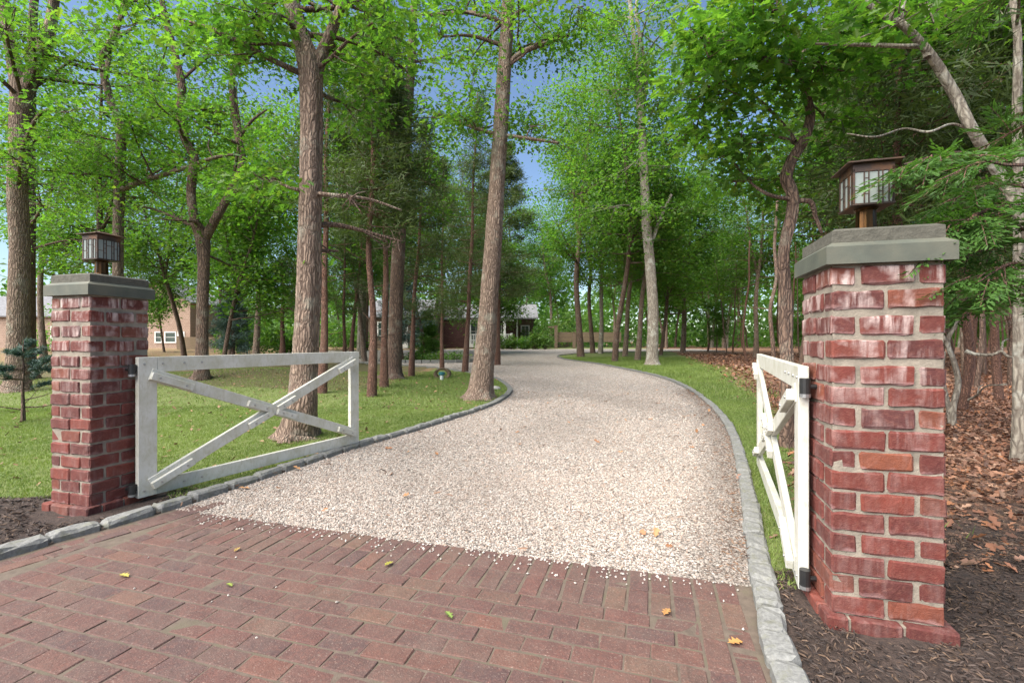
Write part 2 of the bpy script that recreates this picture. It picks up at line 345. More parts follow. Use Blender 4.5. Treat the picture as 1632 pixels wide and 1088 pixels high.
# ------------------------------------------------------------------ layout lines (world metres)
def GP(l): return [G(x, y)[:2] for x, y in l]
KL = [(-4.6, 0.3), (-3.75, 1.45)] + GP([(-4, 892), (70, 869), (155, 846), (215, 829), (290, 806), (400, 769), (500, 736), (570, 713), (650, 690), (730, 665), (775, 650), (803, 636), (814, 623), (803, 611), (785, 603), (742, 594), (709, 588.5), (668, 584.5)]) + [(-9, 25.5), (-18, 26.5)]
KR = [(0.50, 0.0), (0.82, 1.1)] + GP([(1237, 1060), (1219, 980), (1205, 910), (1196, 850), (1189, 800), (1180, 750), (1168, 702), (1150, 667), (1120, 637), (1080, 612), (1030, 596), (960, 581.5), (910, 574.5), (894, 571), (897, 566)]) + [(8, 37), (18, 39)]
KL = catmull(KL, 6); KR = catmull(KR, 6)
TH = math.atan(0.2943); U = np.array([math.cos(TH), -math.sin(TH)]); Vv = np.array([math.sin(TH), math.cos(TH)])
O = np.array([1.228, 2.433])
def W(u, v): return O + u * U + v * Vv
def inside(poly, x, y):
    x = np.asarray(x, float); y = np.asarray(y, float); c = np.zeros(x.shape, bool); n = len(poly)
    for i in range(n):
        x1, y1 = poly[i]; x2, y2 = poly[i - 1]
        k = ((y1 > y) != (y2 > y)); 
        with np.errstate(divide='ignore', invalid='ignore'): xi = (x2 - x1) * (y - y1) / (y2 - y1 + 1e-12) + x1
        c ^= k & (x < xi)
    return c
def dist_line(line, x, y):
    d = np.full(np.shape(x), 1e9)
    for a, b in zip(line[:-1], line[1:]):
        ab = b - a; L2 = ab @ ab + 1e-12
        t = np.clip(((x - a[0]) * ab[0] + (y - a[1]) * ab[1]) / L2, 0, 1)
        d = np.minimum(d, np.hypot(x - a[0] - t * ab[0], y - a[1] - t * ab[1]))
    return d
far = [(18, 39), (18, 45.5), (2, 46), (-5, 45), (-8, 42), (-18, 40), (-18, 26.5)]
DRIVE = np.array(list(map(tuple, KR)) + far[1:-1] + list(map(tuple, KL[::-1])))

# ground sheet
def axis(segs):
    out = []
    for a, b, s in segs: out += list(np.arange(a, b, s))
    return np.array(out + [segs[-1][1]])
xs = axis([(-400, -100, 60), (-100, -30, 7), (-30, -8, 0.8), (-8, 9, 0.13), (9, 30, 0.8), (30, 100, 7), (100, 400, 60)])
ys = axis([(-60, 0, 10), (0, 1.5, 0.25), (1.5, 9, 0.11), (9, 18, 0.25), (18, 50, 0.7), (50, 120, 7), (120, 900, 90)])
gx, gy = np.meshgrid(xs, ys); fx, fy = gx.ravel(), gy.ravel()
ind = inside(DRIVE, fx, fy)
dk = np.minimum(dist_line(KL, fx, fy), dist_line(KR, fx, fy))
zz = gz(fx, fy) + np.where(ind, -0.07, 0.03)
rg = np.random.default_rng(5)
zz += np.where(ind | (dk < 0.25), 0, rg.normal(0, 0.006, len(fx)))
pil_l = np.array([-3.15, 3.6]); pil_r = np.array([1.67, 2.21])
left = fx < 0
lawn = np.zeros(len(fx)); mul = np.zeros(len(fx)); mos = np.zeros(len(fx))
lawn[left & (fy > 3.7) & (fy < 24)] = 1
lawn[left & (fy > 24) & (fx < -18)] = 1
lawn = np.where(left & (fy > 12.5) & (fx < -3.4), 0.45, lawn); mos = np.where(left & (fy > 11.5) & (fx < -3.8) & (fy < 26), 0.62, mos)
rb = np.interp(fy, [2.4, 2.7, 4.6, 6.5, 9.9, 15.6, 24, 30, 40], [1.50, 1.68, 2.75, 3.9, 5.3, 7.2, 9.6, 11.5, 13])
lawn = np.where(~left & (fx < rb) & (fy > 2.35), 1.0, lawn)
lawn = np.where(~left & (fy > 40) & (fx < 14), 1.0, lawn)
mul = np.where(left & (fy < 3.75) & (fy > -2), 1.0, mul); mul = np.where(np.hypot(fx - pil_l[0], fy - pil_l[1]) < 0.62, 1.0, mul)
mul = np.where(~left & (fy < 2.5), 1.0, mul); mul = np.where(~left & (fx > rb) & (fy < 4.3), np.maximum(mul, 0.62 - 0.25 * sstep((fy - 2.6) / 1.7)), mul)
tE = G(768, 637); mul = np.where(np.hypot(fx - tE[0] - 0.12, (fy - tE[1]) * 0.8) < 0.45, 0.62, mul)
ni = len(xs); nj = len(ys)
ii = (np.arange(nj - 1)[:, None] * ni + np.arange(ni - 1)[None, :]).ravel()
gacc = Acc().add(np.column_stack((fx, fy, zz)), np.stack((ii, ii + 1, ii + ni + 1, ii + ni), -1), np.column_stack((lawn, mul, mos)))
props(link('ground', gacc.mesh('ground', M['ground'], True, True)), 'lawn, moss, mulch and leaf covered ground around the drive', kind='structure')

# gravel drive sheet: polygon cut by cross lines so that it follows the terrain
bm = bmesh.new()
gpoly = [tuple(W(0.02, -0.012)), tuple(W(-4.02, -0.012))]
iL = [i for i in range(len(KL)) if (np.array(KL[i]) - O) @ Vv > 0.0]; iR = [i for i in range(len(KR)) if (np.array(KR[i]) - O) @ Vv > 0.0]
loop = [gpoly[0]] + [tuple(KR[i]) for i in iR] + far[1:-1] + [tuple(KL[i]) for i in iL[::-1]] + [gpoly[1]]
bm.faces.new([bm.verts.new((x, y, 0)) for x, y in loop])
for yc in np.arange(3.0, 46, 1.0):
    bmesh.ops.bisect_plane(bm, geom=bm.verts[:] + bm.edges[:] + bm.faces[:], plane_co=(0, yc, 0), plane_no=(0, 1, 0))
for xc in np.arange(-17, 18, 2.0):
    bmesh.ops.bisect_plane(bm, geom=bm.verts[:] + bm.edges[:] + bm.faces[:], plane_co=(xc, 0, 0), plane_no=(1, 0, 0))
bmesh.ops.triangulate(bm, faces=bm.faces[:])
for v in bm.verts: v.co.z = gzf(v.co.x, v.co.y) + 0.004
bmesh.ops.recalc_face_normals(bm, faces=bm.faces[:])
me = bpy.data.meshes.new('gravel_driveway'); bm.to_mesh(me); bm.free(); me.materials.append(M['gravel'])
if me.polygons[0].normal.z < 0: me.flip_normals()
props(link('gravel_driveway', me), 'pale gravel driveway curving from the gate to the house', kind='structure')
# loose stones on it
def pebbles(n, y0, y1, smin, smax, seed):
    r = np.random.default_rng(seed); x = r.uniform(-4, 6.2, n * 3); y = y0 + (y1 - y0) * r.random(n * 3)
    k = inside(np.array(loop), x, y) & (dist_line(KL, x, y) > 0.05) & (dist_line(KR, x, y) > 0.05); x, y = x[k][:n], y[k][:n]; n = len(x)
    s = r.uniform(smin, smax, n)
    T = np.array([[1, 0, 0], [0, 1, 0], [-1, 0, 0], [0, -1, 0], [0, 0, 1], [0, 0, -1]], float)
    V = T[None] * (1 + r.normal(0, 0.22, (n, 6, 1))) + r.normal(0, 0.16, (n, 6, 3))
    V *= (s[:, None] * np.column_stack((r.uniform(0.8, 1.35, n), r.uniform(0.7, 1.1, n), r.uniform(0.5, 0.8, n))))[:, None, :] * 0.5
    a = r.uniform(0, 6.28, n); c, sn = np.cos(a), np.sin(a)
    X = V[:, :, 0] * c[:, None] - V[:, :, 1] * sn[:, None]; Yy = V[:, :, 0] * sn[:, None] + V[:, :, 1] * c[:, None]
    V = np.stack((X + x[:, None], Yy + y[:, None], V[:, :, 2] + (gz(x, y) + 0.004 + s * r.uniform(0.02, 0.3, n))[:, None]), -1)
    pal = np.array([[.72, .68, .65], [.60, .53, .49], [.66, .58, .53], [.40, .34, .31], [.78, .76, .73], [.50, .39, .32], [.27, .25, .24], [.55, .45, .40]])
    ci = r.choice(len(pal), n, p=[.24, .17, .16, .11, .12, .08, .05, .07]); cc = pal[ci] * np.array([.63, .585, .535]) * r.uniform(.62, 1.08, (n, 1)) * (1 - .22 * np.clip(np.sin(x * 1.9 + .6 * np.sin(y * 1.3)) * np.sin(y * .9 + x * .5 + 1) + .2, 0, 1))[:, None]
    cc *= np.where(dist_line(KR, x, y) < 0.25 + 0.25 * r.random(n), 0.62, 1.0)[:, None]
    f = np.array([[0, 1, 4], [1, 2, 4], [2, 3, 4], [3, 0, 4], [1, 0, 5], [2, 1, 5], [3, 2, 5], [0, 3, 5]])[:4]   # the buried undersides are left off
    return V.reshape(-1, 3), (np.arange(n)[:, None, None] * 6 + f[None]).reshape(-1, 3), np.repeat(cc, 6, 0)
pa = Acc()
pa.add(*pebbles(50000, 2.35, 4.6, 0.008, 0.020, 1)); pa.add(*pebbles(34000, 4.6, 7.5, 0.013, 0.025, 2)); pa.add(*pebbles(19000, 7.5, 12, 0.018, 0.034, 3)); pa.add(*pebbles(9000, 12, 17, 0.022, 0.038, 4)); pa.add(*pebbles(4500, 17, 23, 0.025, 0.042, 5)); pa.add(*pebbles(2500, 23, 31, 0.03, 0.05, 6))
rs = np.random.default_rng(8); ns_ = 330; uu = rs.uniform(-3.7, -.05, ns_); vq = -np.abs(rs.normal(0, .09, ns_)); vq[:14] = rs.uniform(-1.2, 0, 14); sp_ = np.array([W(a, b) for a, b in zip(uu, vq)])
T = np.array([[1, 0, 0], [0, 1, 0], [-1, 0, 0], [0, -1, 0], [0, 0, 1], [0, 0, -1]], float)[None] * (rs.uniform(.004, .0085, ns_))[:, None, None] * rs.uniform(.7, 1.3, (ns_, 6, 1)) + rs.normal(0, .001, (ns_, 6, 3))
T[:, :, :2] += sp_[:, None, :]; T[:, :, 2] += .0155
pa.add(T.reshape(-1, 3), (np.arange(ns_)[:, None, None] * 6 + np.array([[0, 1, 4], [1, 2, 4], [2, 3, 4], [3, 0, 4], [1, 0, 5], [2, 1, 5], [3, 2, 5], [0, 3, 5]])[None]).reshape(-1, 3), np.repeat(np.array([[.42, .38, .34]]) * rs.uniform(.6, 1.2, (ns_, 1)), 6, 0))
props(link('gravel', pa.mesh('gravel', M['pebble'], False, True)), 'loose white, pink and grey pebbles of the drive', 'gravel', kind='stuff')

# ------------------------------------------------------------------ brick paving
rnd = random.Random(11); nrg = np.random.default_rng(11)
def brick_mesh(name, sx, sy, sz, bev, jit, mat, seed, ns=5):
    """worn block: eight-sided section swept along its length, arrises wavy, ends rounded"""
    r = random.Random(seed); hy, hz = sy / 2, sz / 2
    sec = [(-hy, -hz + bev), (-hy, hz - bev), (-hy + bev, hz), (hy - bev, hz), (hy, hz - bev), (hy, -hz + bev), (hy - bev, -hz), (-hy + bev, -hz)]
    V = []; xs_ = [-sx / 2, -sx / 2 + bev] + [-sx / 2 + bev + (sx - 2 * bev) * (k + .5 + r.uniform(-.2, .2)) / (ns - 2) for k in range(ns - 2)] + [sx / 2 - bev, sx / 2]
    for k, x in enumerate(xs_):
        e = 1 - 1.5 * bev / sz if k in (0, len(xs_) - 1) else 1.0; ey = 1 - 2.4 * bev / sy if k in (0, len(xs_) - 1) else 1.0
        V += [(x + r.uniform(-jit, jit) * .8, y * ey + r.uniform(-jit, jit) * .45, z * e + r.uniform(-jit, jit)) for y, z in sec]
    n = len(xs_); fc = [(k * 8 + i, k * 8 + (i + 1) % 8, k * 8 + 8 + (i + 1) % 8, k * 8 + 8 + i) for k in range(n - 1) for i in range(8)] + [tuple(range(7, -1, -1)), tuple(range((n - 1) * 8, n * 8))]
    m = bpy.data.meshes.new(name); m.from_pydata(V, [], fc); m.update(); m.materials.append(mat)
    b = bmesh.new(); b.from_mesh(m); bmesh.ops.recalc_face_normals(b, faces=b.faces[:]); b.to_mesh(m); b.free()
    return m
pav_m = [brick_mesh('paver', 0.2005 + 0.002 * math.sin(k), 0.0935, 0.05, 0.0036, 0.0024, M['paver'], k) for k in range(14)]
paving = props(empty('brick_paving'), 'red brick paved apron in front of the gate', kind='structure')
pp = np.array([W(-4.9, 0.0), W(0.06, 0.0), W(0.06, -3.2), W(-4.9, -3.2)])
acc = Acc(); acc.add(np.column_stack((pp, np.full(4, 0.0078))), np.array([[0, 3, 2, 1]]))
b_ = acc.mesh('joint_bed', M['joint']); link('joint_bed', b_, paving)
kl_uv = np.array([((k - O) @ U, (k - O) @ Vv) for k in KL]); sel = np.argsort(kl_uv[:, 1])
def uL(v): return float(np.interp(v, kl_uv[sel, 1], kl_uv[sel, 0]))
pavers = []   # (u, v, angle)
kdir = lambda v: math.atan2(uL(v + 0.1) - uL(v - 0.1), 0.2)
v = -0.10
for row in range(2):
    u = -0.065
    while u > uL(-0.1) + (0.33 if row == 0 else 0.35):
        pavers.append((u - 0.05, -0.104 - row * 0.205, math.pi / 2)); u -= 0.1075
for col in range(2):
    vv = -0.515
    while vv > -3.0:
        pavers.append((-0.118 - col * 0.107, vv + (0.09 if col else 0), math.pi / 2)); vv -= 0.2045
    vv = 0.02
    while vv > -2.2:
        pavers.append((uL(vv) + 0.135 + col * 0.107, vv + (0.1 if col else 0), math.pi / 2 - kdir(vv))); vv -= 0.205
row = 0; vv = -0.463
while vv > -3.0:
    u = -0.284 - 0.10 - (0.1033 if row % 2 else 0)
    if row % 2: pavers.append((-0.284 - 0.046, vv, None))
    while u > uL(vv) + 0.40:
        pavers.append((u, vv, 0.0)); u -= 0.2065
    if u > uL(vv) + 0.335: pavers.append((u + 0.052, vv, None))
    vv -= 0.1055; row += 1
half_m = [brick_mesh('half_paver', 0.095, 0.0965, 0.05, 0.0042, 0.0025, M['paver'], 50 + k) for k in range(3)]
def vis(u, v):
    x, y = W(u, v); 
    if y < 0.4: return 1e9
    px, py = CX + F * x / y, CY + F * H / y
    return max(0, px - 1640, -8 - px) + max(0, py - 1100)
pavers.sort(key=lambda p: (vis(p[0], p[1]), -p[1]))
rest = Acc()
for i, (u, v, an) in enumerate(pavers):
    p = W(u, v); tilt = (rnd.gauss(0, 0.007), rnd.gauss(0, 0.006)); half = an is None
    rz = (0 if half else an) - TH + rnd.gauss(0, 0.012); z = -0.0138 + rnd.gauss(0, 0.0012)
    if i < 300:
        link('paver', rnd.choice(half_m if half else pav_m), paving, (p[0], p[1], z), (tilt[0], tilt[1], rz))
    else:
        c, s_ = math.cos(rz), math.sin(rz); rest.box((p[0], p[1], z), (0.095 if half else 0.2, 0.097, 0.05), [[c, -s_, 0], [s_, c, 0], [0, 0, 1]])
props(link('paver_field', rest.mesh('paver_field', M['paver']), paving), kind='stuff')

# ------------------------------------------------------------------ granite kerbs
def kerb(name, line, label, y_near, side, length, width, seed):
    r = random.Random(seed); root = props(empty(name), label, kind='structure')
    base = [brick_mesh('kerb_stone', length - 0.012, width, 0.16, 0.017, 0.007, M['granite'], seed * 100 + k) for k in range(9)]
    pl = np.array(line); seg = np.hypot(*np.diff(pl, axis=0).T); cum = np.concatenate(([0], np.cumsum(seg)))
    s = 0.05; far_a = Acc(); mort = Acc()
    while s < cum[-1] - 0.3:
        k = r.uniform(0.86, 1.16); L = length * k; m = s + L / 2
        x = np.interp(m, cum, pl[:, 0]); y = np.interp(m, cum, pl[:, 1]); x2 = np.interp(m + 0.05, cum, pl[:, 0]); y2 = np.interp(m + 0.05, cum, pl[:, 1])
        an = math.atan2(y2 - y, x2 - x); z = gzf(x, y) - 0.015 + r.gauss(0, 0.004)
        nx, ny = -math.sin(an) * side, math.cos(an) * side
        x += nx * 0.02; y += ny * 0.02
        c, s_ = math.cos(an), math.sin(an); Rm = [[c, -s_, 0], [s_, c, 0], [0, 0, 1]]
        if s < y_near:
            link('kerb_stone', r.choice(base), root, (x, y, z), (r.gauss(0, .03), r.gauss(0, .02), an + r.gauss(0, .02)), (k, r.uniform(.93, 1.06), 1))
            mort.box((x, y, z - 0.028), (L + 0.02, width * 0.86, 0.13), Rm)
        else:
            d = np.array([-1, 1]); far_a.box((x, y, z), (L - 0.012, width, 0.16 + r.gauss(0, .006)), Rm)
        s += L
    link('kerb_mortar', mort.mesh('kerb_mortar', M['joint']), root)
    props(link('kerb_run', far_a.mesh('kerb_run', M['granite']), root), kind='stuff')
kerb('kerb', KL, 'low granite kerb along the lawn side of the drive', 9.5, 1, 0.30, 0.12, 3)
kerb('kerb', KR, 'granite block kerb along the wooded right edge of the drive', 11.0, -1, 0.228, 0.115, 4)

# ------------------------------------------------------------------ brick pillars
ROWY = [426.7, 463.4, 503.8, 542.4, 581, 613.8, 646.9, 681.8, 714.9, 747, 779.2, 811, 845, 880.9, 912.1, 944.3, 974.6]
ROWZ = [H - (y - CY) / F * 2.07 for y in ROWY]        # course tops, from under the cap down to the base
SD = 0.418
br_len = [brick_mesh('brick', 0.200, 0.098, 0.079, 0.007, 0.0042, M['brick'], 200 + k) for k in range(16)]
br_mid = [brick_mesh('brick', 0.196, 0.098, 0.079, 0.007, 0.0042, M['brick'], 240 + k) for k in range(10)]
def slab(acc, x0, z0, z1, ch):                         # square slab of half-width x0, chamfered top
    q = lambda h, z: np.array([[-h, -h, z], [h, -h, z], [h, h, z], [-h, h, z]])
    V = np.vstack((q(x0, z0), q(x0, z1), q(x0 - ch[0], z1 + ch[1])))
    f = [np.array([[3, 2, 1, 0], [8, 9, 10, 11]])]
    for a in (0, 4): f.append(np.array([[a + i, a + (i + 1) % 4, a + 4 + (i + 1) % 4, a + 4 + i] for i in range(4)]))
    acc.add(V, f)
def pillar(corner, sgn, label, seed, hdr):
    r = random.Random(seed)
    c = np.array(corner) + sgn * U * SD / 2 + Vv * SD / 2
    root = props(empty('brick_pillar', (c[0], c[1], 0), -TH), label, 'pillar', 'brick gate pillars')
    core = Acc(); core.box((0, 0, 0.84), (SD - 0.015, SD - 0.015, 1.566)); core.box((0, 0, 0.03), (SD + 0.05, SD + 0.05, 0.09)); core.box((0, 0, -0.05), (SD + 0.12, SD + 0.12, 0.105))
    link('mortar', core.mesh('mortar', M['mortar']), root)
    h = SD / 2 - 0.049 + 0.002
    for k in range(16):
        zt, zb = ROWZ[k], ROWZ[k + 1]; zc = zt - 0.040 if zt - zb > 0.1 else (zt + zb) / 2
        along = (k % 2 == 0)                           # even rows: header-stretcher-header in front
        for s in (-1, 1):
            sc_z = r.uniform(0.96, 1.05)
            for e in (-1, 1):                           # the two long sides
                px_, py_ = e * (SD / 4 + 0.001), s * h
                loc = (py_, px_, zc) if along else (px_, py_, zc)
                link('brick', r.choice(br_len), root, (loc[0] + r.gauss(0, .0016), loc[1] + r.gauss(0, .0016), zc + r.gauss(0, .002)), (r.gauss(0, .008), r.gauss(0, .008), (math.pi / 2 if along else 0) + r.gauss(0, .008) + math.pi * r.randrange(2)), (1, 1, sc_z))
            loc = (0, s * h) if along else (s * h, 0)
            link('brick', r.choice(br_mid), root, (loc[0] + r.gauss(0, .0025), loc[1] + r.gauss(0, .0016), zc + r.gauss(0, .002)), (r.gauss(0, .008), r.gauss(0, .008), (0 if along else math.pi / 2) + r.gauss(0, .008)), (1, 1, sc_z))
    for (off, zc, hz) in ((0.038, 0.043, 0.078), (0.078, -0.031, 0.078)):
        hh = SD / 2 + off - 0.049; tot = 2 * (SD / 2 + off); ln = tot / 2.5
        for s in (-1, 1):
            for e, uu in enumerate((-1, -0.0, 1)):
                wid = 0.4 if e < 2 else 0.2
                cen = (-0.5 + 0.2, -0.5 + 0.6, -0.5 + 0.9)[e] * tot * s
                link('brick', r.choice(br_len), root, (cen, s * hh, zc + r.gauss(0, .002)), (0, 0, r.gauss(0, .006)), ((wid * tot - 0.012) / 0.2, 1, hz / 0.078))
                if e == 0: continue
            tot2 = tot - 0.2
            for e in (-1, 1):
                link('brick', r.choice(br_len), root, (s * hh, e * tot2 / 4, zc + r.gauss(0, .002)), (0, 0, math.pi / 2), ((tot2 / 2 - 0.012) / 0.2, 1, hz / 0.078))
    a = Acc(); slab(a, SD / 2 + 0.028, 1.618, 1.694, (0.034, 0.024)); link('cap_slab', a.mesh('cap_slab', M['bluestone']), root)
    a = Acc(); slab(a, SD / 2 - 0.002, 1.716, 1.768, (0.022, 0.012)); link('cap_top', a.mesh('cap_top', M['bluestone_rough']), root)
    return c
PL = P(143, 544, 3.38)[:2]; PR = P(1325, 544, 2.07)[:2]
cL = pillar(PL, -1, 'square brick pillar beside the lawn, the smaller one, with pale streaked bricks near its cap', 1, 0)
cR = pillar(PR, 1, 'tall red brick pillar close by in front of the leaf strewn wood', 2, 0)

# ------------------------------------------------------------------ pillar lanterns
def lantern(c, label):
    root = props(empty('pillar_lantern', (c[0], c[1], 1.778), -TH), label, 'lantern', 'lanterns on the gate pillars')
    w = 0.160; z0, z1 = 0.128, 0.305
    a = Acc(); n = 20; an = np.arange(n) / n * 2 * math.pi
    def ring(rr, z, flute=0.0): return np.column_stack((np.cos(an) * rr * (1 - flute * (np.arange(n) % 2)), np.sin(an) * rr * (1 - flute * (np.arange(n) % 2)), np.full(n, z)))
    rings = [ring(.062, -0.002), ring(.062, .012), ring(.050, .018), ring(.043, .03, .08), ring(.041, .115, .08), ring(.048, .124), ring(.048, .129)]
    V = np.vstack(rings); fq = np.array([[k * n + i, k * n + (i + 1) % n, (k + 1) * n + (i + 1) % n, (k + 1) * n + i] for k in range(len(rings) - 1) for i in range(n)])
    a.add(V, fq); link('stem', a.mesh('stem', M['brass']), root)
    a = Acc(); a.box((0, 0, z0 + 0.004), (w + 0.008, w + 0.008, 0.008)); a.box((0, 0, z1 + 0.006), (w + 0.004, w + 0.004, 0.012)); a.box((0, 0, z1 - 0.012), (w + 0.003, w + 0.003, 0.024))
    for sx in (-1, 1):
        for sy in (-1, 1): a.box((sx * (w / 2 - 0.003), sy * (w / 2 - 0.003), (z0 + z1) / 2), (0.009, 0.009, z1 - z0 - 0.02))
    link('frame', a.mesh('frame', M['bronze']), root)
    a = Acc(); rw = 0.108                               # broad, thin, slightly hipped roof
    q = lambda h, z: np.array([[-h, -h, z], [h, -h, z], [h, h, z], [-h, h, z]])
    V = np.vstack((q(rw, z1 + .014), q(rw, z1 + .020), q(.035, z1 + .040), q(.034, z1 + .046)))
    fs = [np.array([[3, 2, 1, 0], [12, 13, 14, 15]])] + [np.array([[b + i, b + (i + 1) % 4, b + 4 + (i + 1) % 4, b + 4 + i] for i in range(4)]) for b in (0, 4, 8)]
    a.add(V, fs); link('roof', a.mesh('roof', M['copper']), root)
    cols = [(-0.076, -0.036), (-0.036, -0.018), (-0.018, 0.02), (0.02, 0.036), (0.036, 0.060), (0.060, 0.076)]
    cuts = [[.42], [.3, .55, .8], [.72], [.35, .7], [.6], [.25, .8]]
    zb, zt = z0 + 0.009, z1 - 0.025
    for side in range(4):
        ca, sa = math.cos(side * math.pi / 2), math.sin(side * math.pi / 2); Rm = np.array([[ca, -sa, 0], [sa, ca, 0], [0, 0, 1]])
        cam_ = Acc()
        for (x0, x1), cu in zip(cols, cuts):
            zs = [zb] + [zb + (zt - zb) * k for k in cu] + [zt]
            for za, zc in zip(zs[:-1], zs[1:]):
                g = Acc(); g.box(Rm @ np.array([(x0 + x1) / 2, -w / 2 + 0.004, (za + zc) / 2]), (x1 - x0 - 0.002, 0.003, zc - za - 0.002), Rm); link('pane', g.mesh('pane', M['glass']), root)
            for zc in zs[1:-1]: cam_.box(Rm @ np.array([(x0 + x1) / 2, -w / 2 + 0.003, zc]), (x1 - x0, 0.005, 0.0035), Rm)
            cam_.box(Rm @ np.array([x1, -w / 2 + 0.002, (zb + zt) / 2]), (0.0045, 0.007, zt - zb), Rm)
        link('leading', cam_.mesh('leading', M['bronze']), root)
    b = bmesh.new(); bmesh.ops.create_uvsphere(b, u_segments=14, v_segments=10, radius=0.026)
    for v_ in b.verts: v_.co.z = v_.co.z * 1.25 + z0 + 0.085
    m_ = bpy.data.meshes.new('bulb'); b.to_mesh(m_); b.free(); m_.materials.append(M['bulb']); link('bulb', m_, root)
    a = Acc(); tube(a, [(0, 0, z0), (0, 0, z0 + 0.055)], [.014, .012], 10, 1); link('socket', a.mesh('socket', M['bronze']), root)
lantern(cL, 'copper roofed lantern with leaded glass on the pillar beside the lawn')
lantern(cR, 'copper roofed lantern with leaded glass above the near pillar, half behind evergreen sprays')

# ------------------------------------------------------------------ white gates
def bar(p0, p1, w, t, y0):
    """board in the gate's plane (x along, z up) from p0 to p1, width w, thickness t, front face at y0"""
    p0, p1 = np.array(p0), np.array(p1); d = p1 - p0; L = np.hypot(*d); an = math.atan2(d[1], d[0]); c, s = math.cos(an), math.sin(an)
    m = (p0 + p1) / 2; b = bmesh.new(); bmesh.ops.create_cube(b, size=1)
    for v in b.verts: v.co = Vector((v.co.x * L, v.co.y * t, v.co.z * w))
    bmesh.ops.bevel(b, geom=b.edges[:], offset=0.003, segments=1, affect='EDGES')
    for v in b.verts:
        x, z = v.co.x, v.co.z; v.co = Vector((m[0] + c * x - s * z, v.co.y + y0, m[1] + s * x + c * z))
    me_ = bpy.data.meshes.new('board'); b.to_mesh(me_); b.free(); me_.materials.append(M['white']); return me_
_b = Acc(); tube(_b, [(0, -.004, 0), (0, .004, 0)], [.008, .008], 8, 1); _b.add(np.column_stack((np.cos(np.arange(8) / 8 * 6.2832) * .008, np.full(8, -.004), np.sin(np.arange(8) / 8 * 6.2832) * .008)), np.arange(8)[None]); BOLT = _b.mesh('bolt', M['steel'])
def gate(p0, p1, face, pil, label):
    p0, p1 = np.array(p0), np.array(p1); d = p1 - p0; L = float(np.hypot(*d)); rz = math.atan2(d[1], d[0])
    root = props(empty('gate', (p0[0], p0[1], 0), rz), label, 'gate', 'white gate leaves standing open')
    zb, zt, t = 0.066, 1.158, 0.045; sw = 0.13; f = face      # face: side (local y) with the cover blocks
    link('stile', bar((sw / 2, zb), (sw / 2, zt), sw, t, 0), root) 
    link('stile', bar((L - sw / 2, zb), (L - sw / 2, zt), sw, t, 0), root)
    for o in root.children: pass
    link('rail', bar((sw + .0005, zt - .06), (L - sw - .0005, zt - .06), .12, t - .003, 0), root); link('rail', bar((sw + .0005, zb + .055), (L - sw - .0005, zb + .055), .11, t - .003, 0), root)
    A, B, C_, D = np.array((sw * 0.62, zt - .135)), np.array((L - sw * .62, zb + .13)), np.array((sw * .62, zb + .09)), np.array((L - sw * .62, zt - .10))
    link('brace', bar(A, B, .098, .034, f * .012), root); link('brace', bar(C_, D, .098, .034, f * .0135), root)
    X = (A + B) / 2 * 0.5 + (C_ + D) / 2 * 0.5
    # crossing point of the two braces
    M2 = np.column_stack((B - A, -(D - C_))); k = np.linalg.solve(M2, C_ - A); X = A + (B - A) * k[0]
    bolts = []
    for a_, b_, off in ((A, B, .051), (C_, D, .0525)):
        e = (b_ - a_) / np.linalg.norm(b_ - a_); Lb = np.linalg.norm(b_ - a_)
        for s0, s1 in ((0.0, .33), (Lb - .27, Lb), (k[0] * 0 + float((X - a_) @ e) - .29, float((X - a_) @ e) - .035), (float((X - a_) @ e) + .035, float((X - a_) @ e) + .26)):
            nrm = np.array((-e[1], e[0])); sh = -nrm * 0.012
            link('cover_block', bar(a_ + e * s0 + sh, a_ + e * s1 + sh, .058, .034, f * (off - .004)), root)
            for q in (s0 + .06, s1 - .06):
                c2 = a_ + e * q + sh; bolts.append((c2[0], f * (off + .0155), c2[1]))
    for q in (.04, .17, .33, .47):
        bolts.append((q, f * (t / 2 + .002), zt - .055))
        if q != .17: bolts.append((q, f * (t / 2 + .002), zb + .05))
    for p_ in bolts: link('bolt', BOLT, root, p_)
    for z in (zt - .085, zb + .085):                     # hinge: strap, barrel and the pin let into the pillar
        hg = Acc(); tube(hg, [(-.032, 0, z - .045), (-.032, 0, z + .03)], [.024, .024], 12, 1); hg.box((-.006, 0, z), (.03, .02, .05))
        pl_ = np.array(pil) - p0; lx = pl_ @ d / L; ly = pl_ @ np.array((-d[1], d[0])) / L
        tube(hg, [(-.032, 0, z - .01), (lx, ly, z - .01)], [.012, .012], 8, 1)
        hi = link('hinge', hg.mesh('hinge', M['black'], False), root)
        hc = Acc(); tube(hc, [(-.032, 0, z - .062), (-.032, 0, z - .045)], [.025, .025], 12, 1); link('collar', hc.mesh('collar', M['steel']), hi)
gl0, gl1 = P(218, 544, 3.62)[:2], P(570, 544, 5.65)[:2]
gr0, gr1 = P(1281, 544, 2.285)[:2], P(1210, 544, 4.64)[:2]
gate(gl0, gl1, -1, PL + Vv * 0.25 - U * 0.05, 'white X-braced gate leaf swung open over the lawn, seen almost side on')
gate(gr0, gr1, 1, PR + Vv * 0.19 + U * 0.05, 'white X-braced gate leaf beside the near brick pillar, seen nearly edge on')

